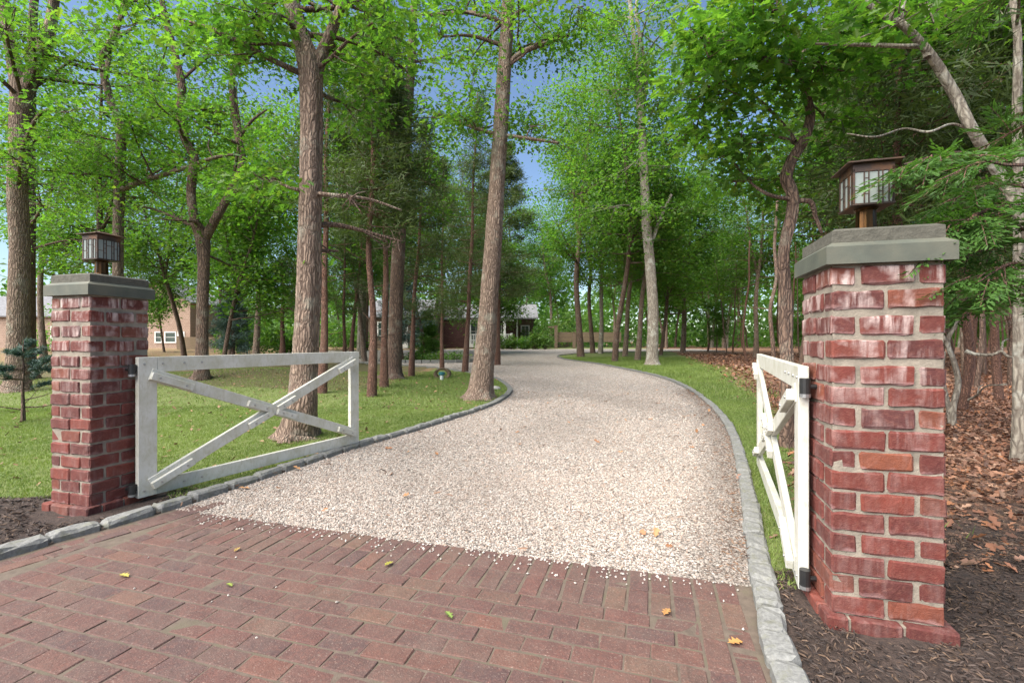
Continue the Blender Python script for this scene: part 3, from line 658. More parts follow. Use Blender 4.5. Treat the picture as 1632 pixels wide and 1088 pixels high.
# ------------------------------------------------------------------ foliage tools
LEAF_OAK = (np.array([[0, 0, 0], [.16, .05, .0], [.27, .23, .05], [.38, .09, .02], [.53, .33, .07], [.63, .12, .03], [.78, .24, .04], [.86, .08, 0], [1, 0, -.06],
                      [.86, -.08, 0], [.78, -.24, .04], [.63, -.12, .03], [.53, -.33, .07], [.38, -.09, .02], [.27, -.23, .05], [.16, -.05, 0]], float),
            [np.array([0, 8, 7, 6, 5, 4, 3, 2, 1][::-1])[::-1], np.array([0, 15, 14, 13, 12, 11, 10, 9, 8])[::1]])
LEAF_MED = (np.array([[0, 0, 0], [.28, .25, .05], [.42, .1, .02], [.68, .3, .06], [1, 0, -.05], [.68, -.3, .06], [.42, -.1, .02], [.28, -.25, .05]], float),
            [np.array([0, 4, 3, 2, 1]), np.array([0, 7, 6, 5, 4])])
LEAF_LOW = (np.array([[0, 0, 0], [.5, .3, .06], [1, 0, -.05], [.5, -.3, .06]], float), [np.array([0, 2, 1]), np.array([0, 3, 2])])
NEEDLE = (np.array([[0, .05, 0], [1, 0, 0], [0, -.05, .0]], float), [np.array([0, 1, 2])])
FROND = (np.array([[0, .03, 0], [.55, .11, .02], [1, 0, 0], [.55, -.11, -.02], [0, -.03, 0]], float), [np.array([0, 4, 3, 2, 1])])
def leaves(acc, pos, az, pitch, roll, size, templ, col):
    T, polys = templ; n = len(pos)
    ca, sa, cp, sp, cr, sr = np.cos(az), np.sin(az), np.cos(pitch), np.sin(pitch), np.cos(roll), np.sin(roll)
    ex = np.stack((ca * cp, sa * cp, sp), -1); ey0 = np.stack((-sa, ca, np.zeros(n)), -1); ez0 = np.cross(ex, ey0)
    ey = ey0 * cr[:, None] + ez0 * sr[:, None]; ez = np.cross(ex, ey)
    V = pos[:, None, :] + size[:, None, None] * (T[None, :, 0:1] * ex[:, None] + T[None, :, 1:2] * ey[:, None] + T[None, :, 2:3] * ez[:, None])
    k = len(T); acc.add(V.reshape(-1, 3), [(np.arange(n)[:, None] * k + p[None]) for p in polys], np.repeat(col, k, 0))
def spray_leaves(acc, centers, r, per, size, templ, spread=0.34, flat=0.35, tone=0.0):
    c = np.asarray(centers, float); m = len(c); n = m * per
    cc = np.repeat(c, per, 0); a = r.uniform(0, 6.283, n); rad = spread * np.sqrt(r.random(n)) * np.repeat(r.uniform(.6, 1.25, m), per)
    pos = cc + np.column_stack((np.cos(a) * rad, np.sin(a) * rad, r.normal(0, spread * flat, n)))
    az = a + r.normal(0, .9, n)
    t = np.clip(np.repeat(r.normal(.45 + tone, .27, m), per) + r.normal(0, .2, n), 0, 1); y = np.clip(np.repeat(r.normal(.08, .25, m), per) + r.normal(0, .2, n), 0, 1)
    leaves(acc, pos, az, r.normal(-.28, .42, n), r.normal(0, .5, n), size * r.uniform(.45, 1.3, n), templ, np.column_stack((t, y, np.zeros(n))))
def grow(acc, stems, r, n_limb, zmin, len_rng, sides=5, upmax=.8, sub=(3, 5), bias=None):
    """limbs and side branches leaving the stems; returns the points where leaf sprays sit"""
    cand = []
    for st in stems:
        q = catmull(np.array([[*p, rr] for p, rr in st]), 4)
        cand += [x for x in q if x[2] > zmin]
    cand = np.array(cand); sprays = []
    for i in range(n_limb):
        s = cand[r.integers(len(cand))]; az = r.uniform(0, 6.283) if bias is None else r.normal(bias[0], bias[1]); el = r.uniform(.0, upmax); L = r.uniform(*len_rng)
        d = np.array([math.cos(az) * math.cos(el), math.sin(az) * math.cos(el), math.sin(el)]); r0 = min(s[3] * .5, .012 + L * .016)
        pts = [s[:3]]; dd = d.copy()
        for k in range(4):
            dd = dd + r.normal(0, .20, 3); dd /= np.linalg.norm(dd); pts.append(pts[-1] + dd * L / 4)
        rad = np.linspace(r0, .006, 5); tube(acc, pts, rad, sides, 2, cap=False)
        pts = np.array(pts)
        for j in range(r.integers(*sub) + 1):
            tt = r.uniform(.3, 1.0) * 4; k = min(int(tt), 3); b = pts[k] + (pts[k + 1] - pts[k]) * (tt - k)
            az2 = az + r.normal(0, .9); e2 = r.normal(.15, .35); L2 = L * r.uniform(.22, .5)
            d2 = np.array([math.cos(az2) * math.cos(e2), math.sin(az2) * math.cos(e2), math.sin(e2)])
            m = b + d2 * L2 * .5 + r.normal(0, .06 * L2, 3); e = b + d2 * L2
            tube(acc, [b, m, e], [max(.005, rad[k] * .5), .006, .004], 4, 2, cap=False)
            sprays += [m, e, e + r.normal(0, .22, 3), m + r.normal(0, .22, 3)]
        sprays.append(pts[-1])
    return sprays
def blob(acc, stems, r, c, rad, n, limb=True):
    """a leafy mass round c carried by a limb from the nearest stem point below it"""
    c = np.asarray(c, float); rad = np.asarray(rad, float)
    q = r.normal(0, 1, (n, 3)); q /= np.linalg.norm(q, axis=1)[:, None]; q = c + q * rad * (r.random((n, 1)) ** .45)
    if limb and stems:
        cand = np.array([[*p, rr] for st in stems for p, rr in catmull_st(st)])
        dz = np.linalg.norm(cand[:, :3] - c, axis=1) + np.where(cand[:, 2] > c[2] + .2, 2.0, 0); s = cand[np.argmin(dz)]
        mid = (s[:3] + c) / 2 + np.array([0, 0, .12 * np.linalg.norm(c - s[:3])]) + r.normal(0, .1, 3)
        r0 = min(s[3] * .55, .05); tube(acc, [s[:3], mid, c], [r0, r0 * .7, .012], 5, 4, cap=False)
        for e in q[::3]: tube(acc, [c + (mid - c) * r.uniform(0, .7), (c + e) / 2 + r.normal(0, .08, 3), e], [.011, .007, .004], 4, 2, cap=False)
    return list(q)
def catmull_st(st):
    q = catmull(np.array([[*p, rr] for p, rr in st]), 4); return [(x[:3], x[3]) for x in q]
def stem(Y, pts, jit=0.0, seed=0, ext=None):
    """trunk line traced at distance Y: (photo x, photo y, width in photo pixels)"""
    r = np.random.default_rng(seed); out = []
    for i, (x, y, w) in enumerate(pts):
        yy = Y + (r.normal(0, jit) if i else 0); out.append((P(x, y, yy), .85 * w / 2 / F * yy))
    if ext:
        p, rr = out[-1]; out.append((p + np.array(ext), rr * .55)); out.append((p + 1.9 * np.array(ext) + r.normal(0, .15, 3), rr * .25))
    return out
def ground_stem(st):
    p, rr = st[0]; g = gzf(p[0], p[1]); st[0] = (np.array([p[0], p[1], g - .08]), rr)
    return st
def oak(name, label, stems, seed, n_limb, zmin, len_rng, blobs=(), bark='bark', leaf='leaf', templ=LEAF_MED, size=.14, per=11, spread=.36, group='oak trees about the drive', cat='tree', sides=14, rough=.03, tone=0.0, bias=None, keep=None, upmax=.8):
    r = np.random.default_rng(seed); stems[0] = ground_stem(stems[0]); b = stems[0][0][0].copy(); base = np.array([b[0], b[1], gzf(b[0], b[1])])
    stems = [[(p - base, rr) for p, rr in st] for st in stems]
    root = props(empty(name, base), label, cat, group)
    ta = Acc()
    for i_, st in enumerate(stems): tube(ta, [p for p, _ in st], [rr for _, rr in st], sides, 10, rough, r, flare=(.55 if i_ == 0 else 0))
    link('trunk', ta.mesh('trunk', M[bark], True), root)
    ba = Acc(); sp = grow(ba, stems, r, n_limb, zmin, len_rng, bias=bias, upmax=upmax) if n_limb else []
    for c, rad, n in blobs: sp += blob(ba, stems, r, np.asarray(c) - base, rad, n)
    sp = [s for s in sp if (s + base)[2] < H + 1.22 * 544 / F * (s + base)[1] + .4 and (keep is None or keep(s + base))]
    if ba.n: props(link('branches', ba.mesh('branches', M['bark_dark' if bark == 'bark' else bark], True), root), kind='stuff')
    if sp:
        la = Acc(); spray_leaves(la, sp, r, int(per * 1.9), size * .88, templ, spread * 1.15, tone=tone); link('crown', la.mesh('crown', M[leaf], False, True), root)
    return root
def B(px, py, Y, rx, ry, n, rd=None):                      # leafy mass given by its place in view and its distance
    k = Y / F; return (P(px, py, Y), (rx * k, rd or rx * k, ry * k), n)

# ------------------------------------------------------------------ the oaks one can tell apart
def clear_drive(p): return not (abs(p[0]) < 2.6 and p[1] < 9 and p[2] < 3.2)
# far left forked oak
Yb = G(25, 626)[1]
oak('oak_tree', 'thick pale forked oak at the left edge behind the pillar', [stem(Yb, [(25, 626, 46), (27, 600, 35), (29, 520, 31), (31, 400, 29), (28, 300, 28), (34, 200, 31), (36, 150, 33), (20, 90, 20), (10, 30, 17), (4, -40, 14)], .05, 1, (.0, .3, 1.6)), stem(Yb, [(36, 160, 26), (55, 110, 22), (76, 60, 20), (85, 10, 16), (92, -50, 13)], .1, 2, (.3, -.2, 1.4))], 21, 16, 4.2, (1.5, 3.2),
    [B(60, 60, Yb - 1, 80, 70, 26), B(110, 180, Yb - 2, 70, 40, 22), B(20, 250, Yb - 1.5, 60, 35, 16), B(70, 330, Yb + 1, 70, 30, 16), B(10, 30, Yb - 3, 60, 50, 14)], bark='bark', templ=LEAF_MED)
Yb = 15.5
oak('oak_tree', 'dark slim oak hard behind the thick forked oak at the left edge', [stem(Yb, [(42, 602, 30), (43, 560, 24), (44, 400, 22), (46, 260, 18), (50, 120, 15), (55, 0, 12)], .1, 3, (.2, .2, 1.5))], 22, 14, 4.0, (1.3, 2.8), [B(130, 230, Yb, 80, 40, 16), B(120, 380, Yb, 80, 40, 18)], bark='bark_dark', templ=LEAF_LOW)
Yb = 12.6
oak('oak_tree', 'slender oak rising behind the lawn pillar lantern with one long side bough', [stem(Yb, [(187, 620, 24), (187, 560, 18), (188, 375, 17), (190, 300, 17), (192, 250, 16), (193, 205, 16), (178, 165, 13), (167, 125, 12), (160, 92, 11)], .08, 4), stem(Yb, [(160, 95, 10), (172, 75, 11), (184, 50, 10), (196, 15, 8), (205, -40, 7)], .1, 5, (.2, .2, 1.2)), stem(Yb, [(172, 112, 9), (176, 70, 8), (200, 52, 6), (215, 44, 4)], .1, 6), stem(Yb, [(194, 302, 10), (225, 290, 9), (265, 277, 8), (300, 266, 7), (340, 252, 6), (374, 246, 4)], .25, 7)], 23, 12, 3.8, (1.2, 2.4),
    [B(250, 190, Yb, 60, 30, 20), B(170, 250, Yb - 1, 60, 35, 18), B(250, 40, Yb + 1, 90, 45, 30), B(230, 330, Yb + 1, 60, 25, 12), B(150, 420, Yb + 3, 60, 40, 16)], bark='bark', templ=LEAF_MED)
Yb = G(322, 605)[1]
oak('oak_tree', 'crooked twin-stemmed dark oak beyond the open white gate', [stem(Yb, [(321, 605, 34), (322, 585, 24), (323, 500, 20), (325, 420, 20), (322, 376, 24), (310, 350, 16), (305, 310, 15), (308, 270, 15), (310, 250, 14), (298, 228, 14), (287, 190, 14), (290, 140, 13), (281, 95, 12), (268, 45, 11), (258, 0, 9), (252, -60, 7)], .07, 8, (-.2, .2, 1.2)), stem(Yb, [(324, 385, 17), (343, 350, 15), (368, 305, 14), (386, 262, 13), (380, 220, 12), (372, 165, 12), (372, 114, 11), (398, 88, 9), (418, 50, 8), (434, 0, 7)], .1, 9, (.3, 0, 1.2)), stem(Yb, [(290, 88, 7), (305, 70, 6), (326, 48, 4)], .1, 10), stem(Yb, [(384, 215, 6), (402, 192, 5), (425, 175, 3)], .1, 11), stem(Yb, [(305, 360, 6), (275, 345, 5), (240, 332, 4), (215, 330, 3)], .2, 12)], 24, 16, 4.0, (1.4, 2.6),
    [B(330, 60, Yb, 80, 50, 24), B(350, 200, Yb + 1, 60, 50, 18), B(260, 350, Yb - 1, 70, 40, 22), B(410, 300, Yb - 1, 60, 50, 22), B(420, 60, Yb, 50, 60, 20), B(250, 130, Yb + 2, 50, 40, 12), B(380, 430, Yb + 2, 60, 50, 18)], bark='bark_dark', templ=LEAF_MED)
Yb = G(476, 700)[1]
oak('oak_tree', 'big rough-barked forked oak just behind the open white gate', [stem(Yb, [(474, 706, 84), (477, 690, 62), (481, 650, 52), (484, 600, 47), (488, 540, 44), (492, 450, 42), (494, 330, 40), (496, 220, 39), (496, 150, 40), (493, 105, 42), (478, 55, 32), (464, 0, 28), (452, -60, 26)], .02, 13, (-.2, .3, 1.3)), stem(Yb, [(498, 125, 30), (512, 88, 22), (528, 50, 18), (548, 0, 16), (572, -60, 14)], .04, 14, (.5, .2, 1.0)), stem(Yb, [(490, 305, 8), (465, 300, 6), (440, 290, 5), (405, 285, 3)], .1, 15), stem(Yb, [(497, 308, 9), (540, 312, 7), (590, 318, 5), (640, 335, 3)], .15, 16)], 25, 12, 3.9, (1.0, 2.2),
    [B(420, 290, Yb, 70, 30, 16), B(560, 320, Yb - .2, 70, 35, 22), B(640, 385, Yb + .5, 60, 35, 16), B(560, 170, Yb + .5, 60, 50, 14), B(400, 30, Yb - .4, 80, 50, 22), B(600, 20, Yb, 90, 40, 22), B(540, 400, Yb + .3, 45, 25, 8)], templ=LEAF_OAK, size=.135, per=10, spread=.27, sides=44, rough=.03, keep=clear_drive)
Yb = G(766, 637)[1]
oak('oak_tree', 'tall straight oak standing at the kerb where the lawn meets the drive', [stem(Yb, [(764, 641, 62), (766, 625, 46), (770, 590, 40), (775, 540, 36), (780, 470, 33), (786, 390, 32), (791, 310, 29), (797, 220, 27), (803, 120, 25), (809, 30, 23), (813, -60, 20)], .02, 17, (.1, .2, 2.0)), stem(Yb, [(806, 108, 12), (826, 88, 10), (850, 76, 9), (880, 66, 7), (906, 55, 5)], .15, 18), stem(Yb, [(802, 40, 9), (780, 27, 8), (740, 20, 7), (695, 24, 6), (655, 22, 4)], .2, 19), stem(Yb, [(812, 34, 9), (835, 15, 8), (872, 0, 6), (900, -20, 5)], .1, 20), stem(Yb, [(792, 215, 8), (760, 205, 6), (720, 190, 5), (690, 180, 3)], .2, 21), stem(Yb, [(800, 215, 7), (850, 222, 6), (890, 228, 4)], .2, 22)], 26, 16, 5.2, (1.2, 2.6),
    [B(600, 250, Yb + 2, 70, 60, 24), B(560, 60, Yb + 2, 60, 60, 22), B(740, 190, Yb - .5, 60, 30, 20), B(850, 200, Yb, 70, 30, 24), B(900, 70, Yb, 70, 35, 16), B(700, 60, Yb, 70, 45, 22), B(680, 180, Yb + 1, 60, 30, 14), B(890, 230, Yb + 2, 50, 30, 14), B(930, 10, Yb - 1, 90, 30, 18)], templ=LEAF_MED, size=.13, sides=40, rough=.03, per=10)
gF = G(1040, 583); Yb = gF[1]
oak('oak_tree', 'tall pale oak on the grass inside the bend of the kerb', [stem(Yb, [(1040, 583, 32), (1040, 570, 22), (1041, 500, 19), (1036, 420, 18), (1030, 350, 17), (1026, 260, 15), (1021, 180, 14), (1017, 110, 11), (1010, 55, 8), (1004, 0, 7)], .05, 23, (0, .3, 2)), stem(Yb, [(1022, 180, 10), (1030, 130, 8), (1024, 80, 7), (1014, 20, 6)], .2, 24, (.2, 0, 1.5)), stem(Yb, [(1034, 400, 8), (1050, 355, 6), (1070, 310, 5)], .2, 25)], 27, 26, 6.0, (1.8, 4.0),
    [B(970, 150, Yb, 60, 50, 26), B(1010, 260, Yb - 2, 60, 40, 26), B(970, 330, Yb - 1, 60, 30, 22), B(1010, 90, Yb, 70, 40, 22)], bark='bark_pale', templ=LEAF_LOW, size=.17, per=13, spread=.5)
Yb = G(1256, 715)[1]
oak('oak_tree', 'twisted brown oak with large leaves behind the near pillar and gate', [stem(Yb, [(1256, 716, 34), (1256, 690, 26), (1255, 600, 23), (1252, 540, 22), (1252, 500, 24), (1250, 450, 20), (1249, 400, 19), (1262, 340, 20), (1263, 310, 19), (1253, 284, 20), (1262, 255, 18), (1280, 225, 17), (1291, 190, 16), (1288, 160, 13), (1275, 110, 11), (1256, 60, 10), (1240, 0, 9), (1230, -60, 7)], .03, 26, (-.2, -.1, .8)), stem(Yb, [(1268, 225, 7), (1245, 195, 6), (1222, 170, 5), (1200, 150, 3)], .1, 27), stem(Yb, [(1262, 318, 8), (1225, 310, 6), (1195, 290, 4), (1170, 260, 3)], .1, 28), stem(Yb, [(1268, 320, 9), (1292, 322, 9), (1300, 345, 7), (1310, 372, 5)], .1, 29), stem(Yb, [(1270, 110, 8), (1290, 70, 8), (1330, 70, 7), (1400, 72, 6), (1440, 75, 5)], .15, 30), stem(Yb, [(1272, 120, 7), (1250, 95, 6), (1200, 95, 5), (1140, 100, 3)], .2, 31)], 28, 8, 3.3, (.7, 1.6),
    [B(1130, 140, Yb - .3, 70, 45, 30), B(1220, 90, Yb - .5, 80, 40, 30), B(1180, 230, Yb - .2, 60, 35, 26), B(1120, 60, Yb - .8, 70, 35, 24), B(1310, 110, Yb - .3, 60, 40, 22), B(1350, 40, Yb - .6, 60, 35, 20), B(1330, 200, Yb + .5, 45, 35, 14), B(1100, 210, Yb + .3, 50, 30, 18), B(1230, 20, Yb - 1.0, 90, 40, 24), B(1165, 290, Yb + .3, 40, 20, 8)], bark='bark_dark', templ=LEAF_OAK, size=.15, per=9, spread=.27, sides=32, rough=.04, tone=.05)
# right-hand pale leaning tree
Yb = 4.6
oak('leaning_tree', 'pale lichen-mottled tree leaning left above the near pillar', [stem(Yb, [(1700, 690, 34), (1690, 600, 26), (1665, 450, 22), (1630, 350, 20), (1600, 292, 19), (1575, 250, 18), (1545, 200, 17), (1520, 150, 17), (1480, 85, 15), (1440, 42, 13), (1400, 20, 11), (1365, -8, 9), (1330, -40, 7)], .03, 32), stem(Yb, [(1478, 92, 11), (1470, 75, 10), (1440, 74, 8), (1390, 72, 7), (1300, 70, 4)], .1, 33), stem(Yb, [(1545, 205, 5), (1515, 198, 4), (1480, 210, 4), (1440, 205, 3), (1395, 218, 3), (1350, 213, 2)], .12, 34), stem(Yb, [(1440, 45, 8), (1437, 20, 7), (1447, -10, 5)], .05, 35)], 29, 4, 4.6, (.8, 1.6), [B(1420, 10, Yb - .5, 70, 30, 14), B(1480, 20, Yb, 50, 30, 10)], bark='bark_pale', templ=LEAF_OAK, size=.14, per=8, spread=.3, group='trees at the right edge', sides=18)
Yb = 4.9
oak('birch_tree', 'upright pale-barked trunk at the right edge above the evergreen sprays', [stem(Yb, [(1624, 678, 22), (1624, 600, 18), (1623, 300, 15), (1621, 180, 14), (1622, 60, 12), (1614, 0, 10), (1610, -60, 8)], .02, 36, (0, 0, 1))], 30, 5, 4.0, (.8, 1.5), bark='bark_pale', templ=LEAF_MED, per=6, group='trees at the right edge')

# ------------------------------------------------------------------ conifers
def needles(acc, r, tips, dirs, per, size, templ=NEEDLE, tone=0.0, spread=.1):
    n = len(tips) * per; pos = np.repeat(np.array(tips), per, 0) + r.normal(0, spread, (n, 3)); d = np.repeat(np.array(dirs), per, 0)
    az = np.arctan2(d[:, 1], d[:, 0]) + r.normal(0, .75, n); pit = np.arcsin(np.clip(d[:, 2], -.95, .95)) + r.normal(.05, .5, n)
    t = np.clip(np.repeat(r.normal(.45 + tone, .22, len(tips)), per) + r.normal(0, .15, n), 0, 1)
    leaves(acc, pos, az, pit, r.uniform(-1.5, 1.5, n), size * r.uniform(.6, 1.3, n), templ, np.column_stack((t, np.zeros(n), np.zeros(n))))
def conifer(name, label, base, h, r0, seed, z0, lmax, n_br, mat, bark='bark_cedar', lean=(0, 0), per=16, size=.16, dead=8, shape=1.0, droop=-.1, group=None, cat='tree', lowbr=.45, width=.075, tufts=7, spread=None, wob=1.0):
    r = np.random.default_rng(seed); root = props(empty(name, base), label, cat, group)
    ta = Acc(); k = np.linspace(0, 1, 7)
    pts = [np.array([lean[0] * t + r.normal(0, .012 * h * .3), lean[1] * t + r.normal(0, .012 * h * .3), h * t - (.08 if t == 0 else 0)]) for t in k]
    rad = [r0 * (1.35 if t == 0 else 1) * (1 - .82 * t) for t in k]; tube(ta, pts, rad, 10, 6, .04, r); link('trunk', ta.mesh('trunk', M[bark], True), root)
    q = catmull(np.array(pts), 6); ba = Acc(); tips = []; dirs = []
    for i in range(n_br + dead):
        isd = i >= n_br; t = r.uniform(.12, z0 / h) if isd else z0 / h + (1 - z0 / h) * r.random() ** .9
        s = q[min(int(t * (len(q) - 1)), len(q) - 1)]; az = r.uniform(0, 6.283)
        rel = (t - z0 / h) / (1 - z0 / h + 1e-6); L = (r.uniform(.3, .8) if isd else lmax * max(.12, (1 - rel) ** shape) * r.uniform(.6, 1.1) * (lowbr + (1 - lowbr) * min(1, rel * 5)))
        e = droop + r.normal(.12, .2); d = np.array([math.cos(az) * math.cos(e), math.sin(az) * math.cos(e), math.sin(e)])
        m = s + d * L * .5 + r.normal(0, .04 * L, 3); en = s + d * L + np.array([0, 0, .08 * L]) + r.normal(0, .05 * L, 3)
        tube(ba, [s, m, en], [min(.018, .006 + L * .008), .006, .003], 4, 2, cap=False)
        if isd: continue
        for j in range(tufts):
            tt = r.uniform(.25, 1.05); p = s + (en - s) * tt + r.normal(0, (.10 * L + .03) * wob, 3) * np.array([1, 1, .45]); tips.append(p); dirs.append((d + r.normal(0, .35, 3)) / 1.2)
    props(link('branches', ba.mesh('branches', M[bark], False), root), kind='stuff')
    na = Acc(); tm = (NEEDLE[0] * np.array([1, width / .05, 1]), NEEDLE[1]); needles(na, r, tips, dirs, per, size, tm, 0, spread or .06 + .02 * lmax)
    link('crown', na.mesh('crown', M[mat], False, True), root)
    return root
CG = 'red cedars on the lawn and by the drive'
def cedar(px, py, w, label, seed, h, z0, lmax, n_br=60, lean=(0, 0), **kw):
    g = G(px, py); return conifer('cedar_tree', label, g, h, .78 * w / 2 / F * g[1], seed, z0, lmax, n_br, 'cedar', lean=lean, group=CG, **kw)
cedar(515, 628, 17, 'red-trunked cedar half behind the big forked oak by the gate', 41, 8.5, 4.2, 1.5, 60, (.1, .2))
cedar(592, 634, 16, 'straight red-brown cedar on the lawn just right of the white gate', 42, 10.0, 3.5, 2.0, 130, (.0, .2), per=22)
cedar(655, 601, 11, 'thin cedar leaning beside the thick dark lawn trunk', 43, 9.0, 2.0, 2.0, 110, (.5, .2))
cedar(703, 589, 8, 'slim dark cedar behind the small teal-capped post', 44, 9.5, 2.2, 2.3, 110, (.1, 0))
cedar(742, 594, 11, 'slim reddish cedar between the teal-capped post and the tall kerbside oak', 45, 11.5, 2.6, 2.5, 120, (.5, .2))
cedar(549, 583, 8, 'thin cedar in the gap between the forked oak and the straight lawn cedar', 46, 8, 2.6, 1.6, 60)
cedar(560, 578, 9, 'reddish cedar leaning right beyond the white gate corner', 47, 9, 3.2, 1.8, 60, (.8, 0))
cedar(450, 572, 11, 'stout cedar with dark wide foliage left of the big forked oak', 48, 6.2, 2.6, 3.4, 110, per=20, shape=.6)
g = G(760, 585)
conifer('cedar_tree', 'broad dark cedar hanging over the drive behind the tall kerbside oak', g + np.array([.9, 1.5, 0]), 11.5, .14, 49, 3.4, 3.0, 190, 'cedar', group=CG, per=24, size=.22, shape=.7, lean=(.3, 0))
conifer('cedar_tree', 'bushy dark cedar crown above the straight lawn cedar', P(612, 544, 12.5) * np.array([1, 1, 0]), 8.6, .10, 50, 4.6, 1.7, 140, 'cedar', group=CG, per=24, size=.17, shape=.5)
gq = G(627, 604)
oak('oak_tree', 'thick dark straight trunk among the lawn cedars right of the gate', [stem(gq[1], [(625, 606, 48), (626, 595, 32), (629, 540, 26), (632, 450, 25), (637, 350, 23), (645, 220, 20), (655, 100, 16), (660, 0, 13)], .05, 37, (.2, 0, 2))], 31, 14, 5.5, (1.4, 2.8), [B(600, 60, gq[1], 60, 40, 16), B(670, 100, gq[1], 60, 50, 18), B(700, 300, gq[1] + 1, 50, 40, 14)], bark='bark_dark', templ=LEAF_LOW, size=.15)
gq = G(575, 571)
oak('oak_tree', 'pale grey trunk seen between the lawn cedars above the gate corner', [stem(gq[1], [(574, 572, 22), (575, 560, 16), (577, 480, 14), (578, 380, 13), (580, 250, 11), (585, 120, 8)], .05, 38, (0, 0, 2))], 32, 12, 6, (1.6, 3.2), bark='bark_pale', templ=LEAF_LOW, size=.18)
# spruces
conifer('spruce_sapling', 'young blue spruce sapling beside the lawn pillar', G(37, 675), 1.3, .03, 61, .55, .95, 20, 'spruce', 'bark_dark', per=26, size=.055, dead=5, droop=.02, group='blue spruces', width=.09, tufts=17, spread=.016, wob=.25)
conifer('spruce_tree', 'pale blue spruce beyond the gate near the tan house', G(372, 573), 4.6, .10, 62, .7, 2.0, 90, 'spruce', 'bark_dark', per=30, size=.2, dead=0, droop=-.15, group='blue spruces', tufts=8, width=.08)
conifer('spruce_tree', 'blue spruce in front of the brown house wing among the cedars', G(640, 576), 5.4, .10, 63, 1.2, 2.1, 90, 'spruce', 'bark_dark', per=26, size=.2, dead=0, droop=-.15, group='blue spruces', tufts=8, width=.08)
conifer('spruce_tree', 'small green fir on the kerbed garden island before the house', G(680, 569.5), 3.0, .07, 64, .2, 1.5, 80, 'shrub', 'bark_dark', per=24, size=.2, dead=0, droop=-.1, tufts=8, width=.09)
# right edge cedars
EG = 'evergreens right of the near pillar'
conifer('cedar_tree', 'reddish cedar trunk at the right edge of the leaf strewn wood', G(1627, 706), 6.5, .062, 65, 2.2, 1.7, 80, 'cedar', group=EG, per=22, size=.16)
conifer('cedar_tree', 'dark drooping cedar behind the near lantern', np.array([5.2, 6.3, gzf(5.2, 6.3)]), 7.0, .08, 66, 2.6, 1.9, 85, 'cedar', group=EG, per=20, size=.17, shape=.45, droop=-.25)
conifer('cedar_tree', 'dense cedar high above the evergreen sprays at the right edge', np.array([6.6, 7.6, 0.03]), 8.0, .08, 67, 2.4, 2.3, 95, 'cedar', group=EG, per=20, size=.19, shape=.4, droop=-.2)

# feathery arborvitae reaching in from the right, in front of the pillar
def feather(acc, twig, r, p, d, L, up, tone):
    """flat spray: a curved axis with alternate side shoots carrying scale leaflets"""
    d = d / np.linalg.norm(d); side = np.cross(d, up); side /= np.linalg.norm(side) + 1e-9; up2 = np.cross(side, d)
    n = int(L / .011); ts = np.linspace(.12, 1, n); ps = []; az = []; pi_ = []; sz = []
    ax = [p + d * L * t - np.array([0, 0, .16 * L * t * t]) for t in np.linspace(0, 1, 4)]; tube(twig, ax, np.linspace(.0035, .001, 4), 4, 2, cap=False)
    for i, t in enumerate(ts):
        s = 1 if i % 2 else -1; c = p + d * L * t - np.array([0, 0, .16 * L * t * t]); l2 = L * .42 * (1 - t) ** .8 + .02
        dd = d * .82 + side * s * .62 + r.normal(0, .08, 3); dd /= np.linalg.norm(dd); m = max(2, int(l2 / .013))
        for j in range(m):
            q = c + dd * l2 * (j + .3) / m; d3 = dd + side * s * r.normal(.0, .5) + d * r.normal(.2, .3) + np.array([0, 0, r.normal(-.05, .12)]); d3 /= np.linalg.norm(d3)
            ps.append(q); az.append(math.atan2(d3[1], d3[0])); pi_.append(math.asin(np.clip(d3[2], -.9, .9))); sz.append(r.uniform(.026, .05))
    n = len(ps); t = np.clip(tone + r.normal(0, .16, n), 0, 1)
    leaves(acc, np.array(ps), np.array(az), np.array(pi_), r.normal(0, .4, n), np.array(sz), FROND, np.column_stack((t, np.zeros(n), np.zeros(n))))
ra = np.random.default_rng(71); ab = np.array([3.25, 2.75, 0.03])
arb = props(empty('arborvitae', ab), 'feathery green arborvitae whose sprays reach across the near pillar', 'tree', EG)
ta = Acc(); tube(ta, [(0, 0, -.1), (.03, .02, 1.2), (-.02, 0, 2.4), (0, 0.02, 3.8)], [.07, .06, .045, .012], 12, 6, .03, ra); link('trunk', ta.mesh('trunk', M['bark_cedar'], True), arb)
la, tw = Acc(), Acc()
def bough(px0, py0, Y0, px1, py1, Y1, n, Ls, tone):
    e = P(px0, py0, Y0) - ab; s = P(px1, py1, Y1) - ab; s0 = np.array([0, 0, s[2] + .1]); mid = s + (e - s) * .5 + np.array([0, 0, .06])
    tube(tw, [s0, s, mid, e], [.014, .009, .006, .003], 5, 4, cap=False); q = catmull(np.array([s, mid, e]), 8)
    for i in range(n):
        t = i / max(1, n - 1); k = min(int((.1 + .9 * t) * (len(q) - 1)), len(q) - 1); ax = q[min(k + 1, len(q) - 1)] - q[max(k - 1, 0)]; ax /= np.linalg.norm(ax)
        sd = np.cross(ax, (0, 0, 1)); sg = 1 if i % 2 else -1
        d = ax * (.75 + .25 * t) + sd * sg * (.75 - .55 * t) + ra.normal(0, .12, 3) + np.array([0, 0, -.08]); feather(la, tw, ra, q[k] + ra.normal(0, .012, 3), d, Ls * ra.uniform(.7, 1.15), np.array([0, 0, 1.0]) + ra.normal(0, .25, 3), tone)
bough(1505, 378, 2.05, 1640, 330, 2.35, 24, .26, .55); bough(1555, 452, 2.0, 1660, 430, 2.3, 14, .24, .5); bough(1545, 490, 2.05, 1670, 470, 2.35, 14, .24, .55)
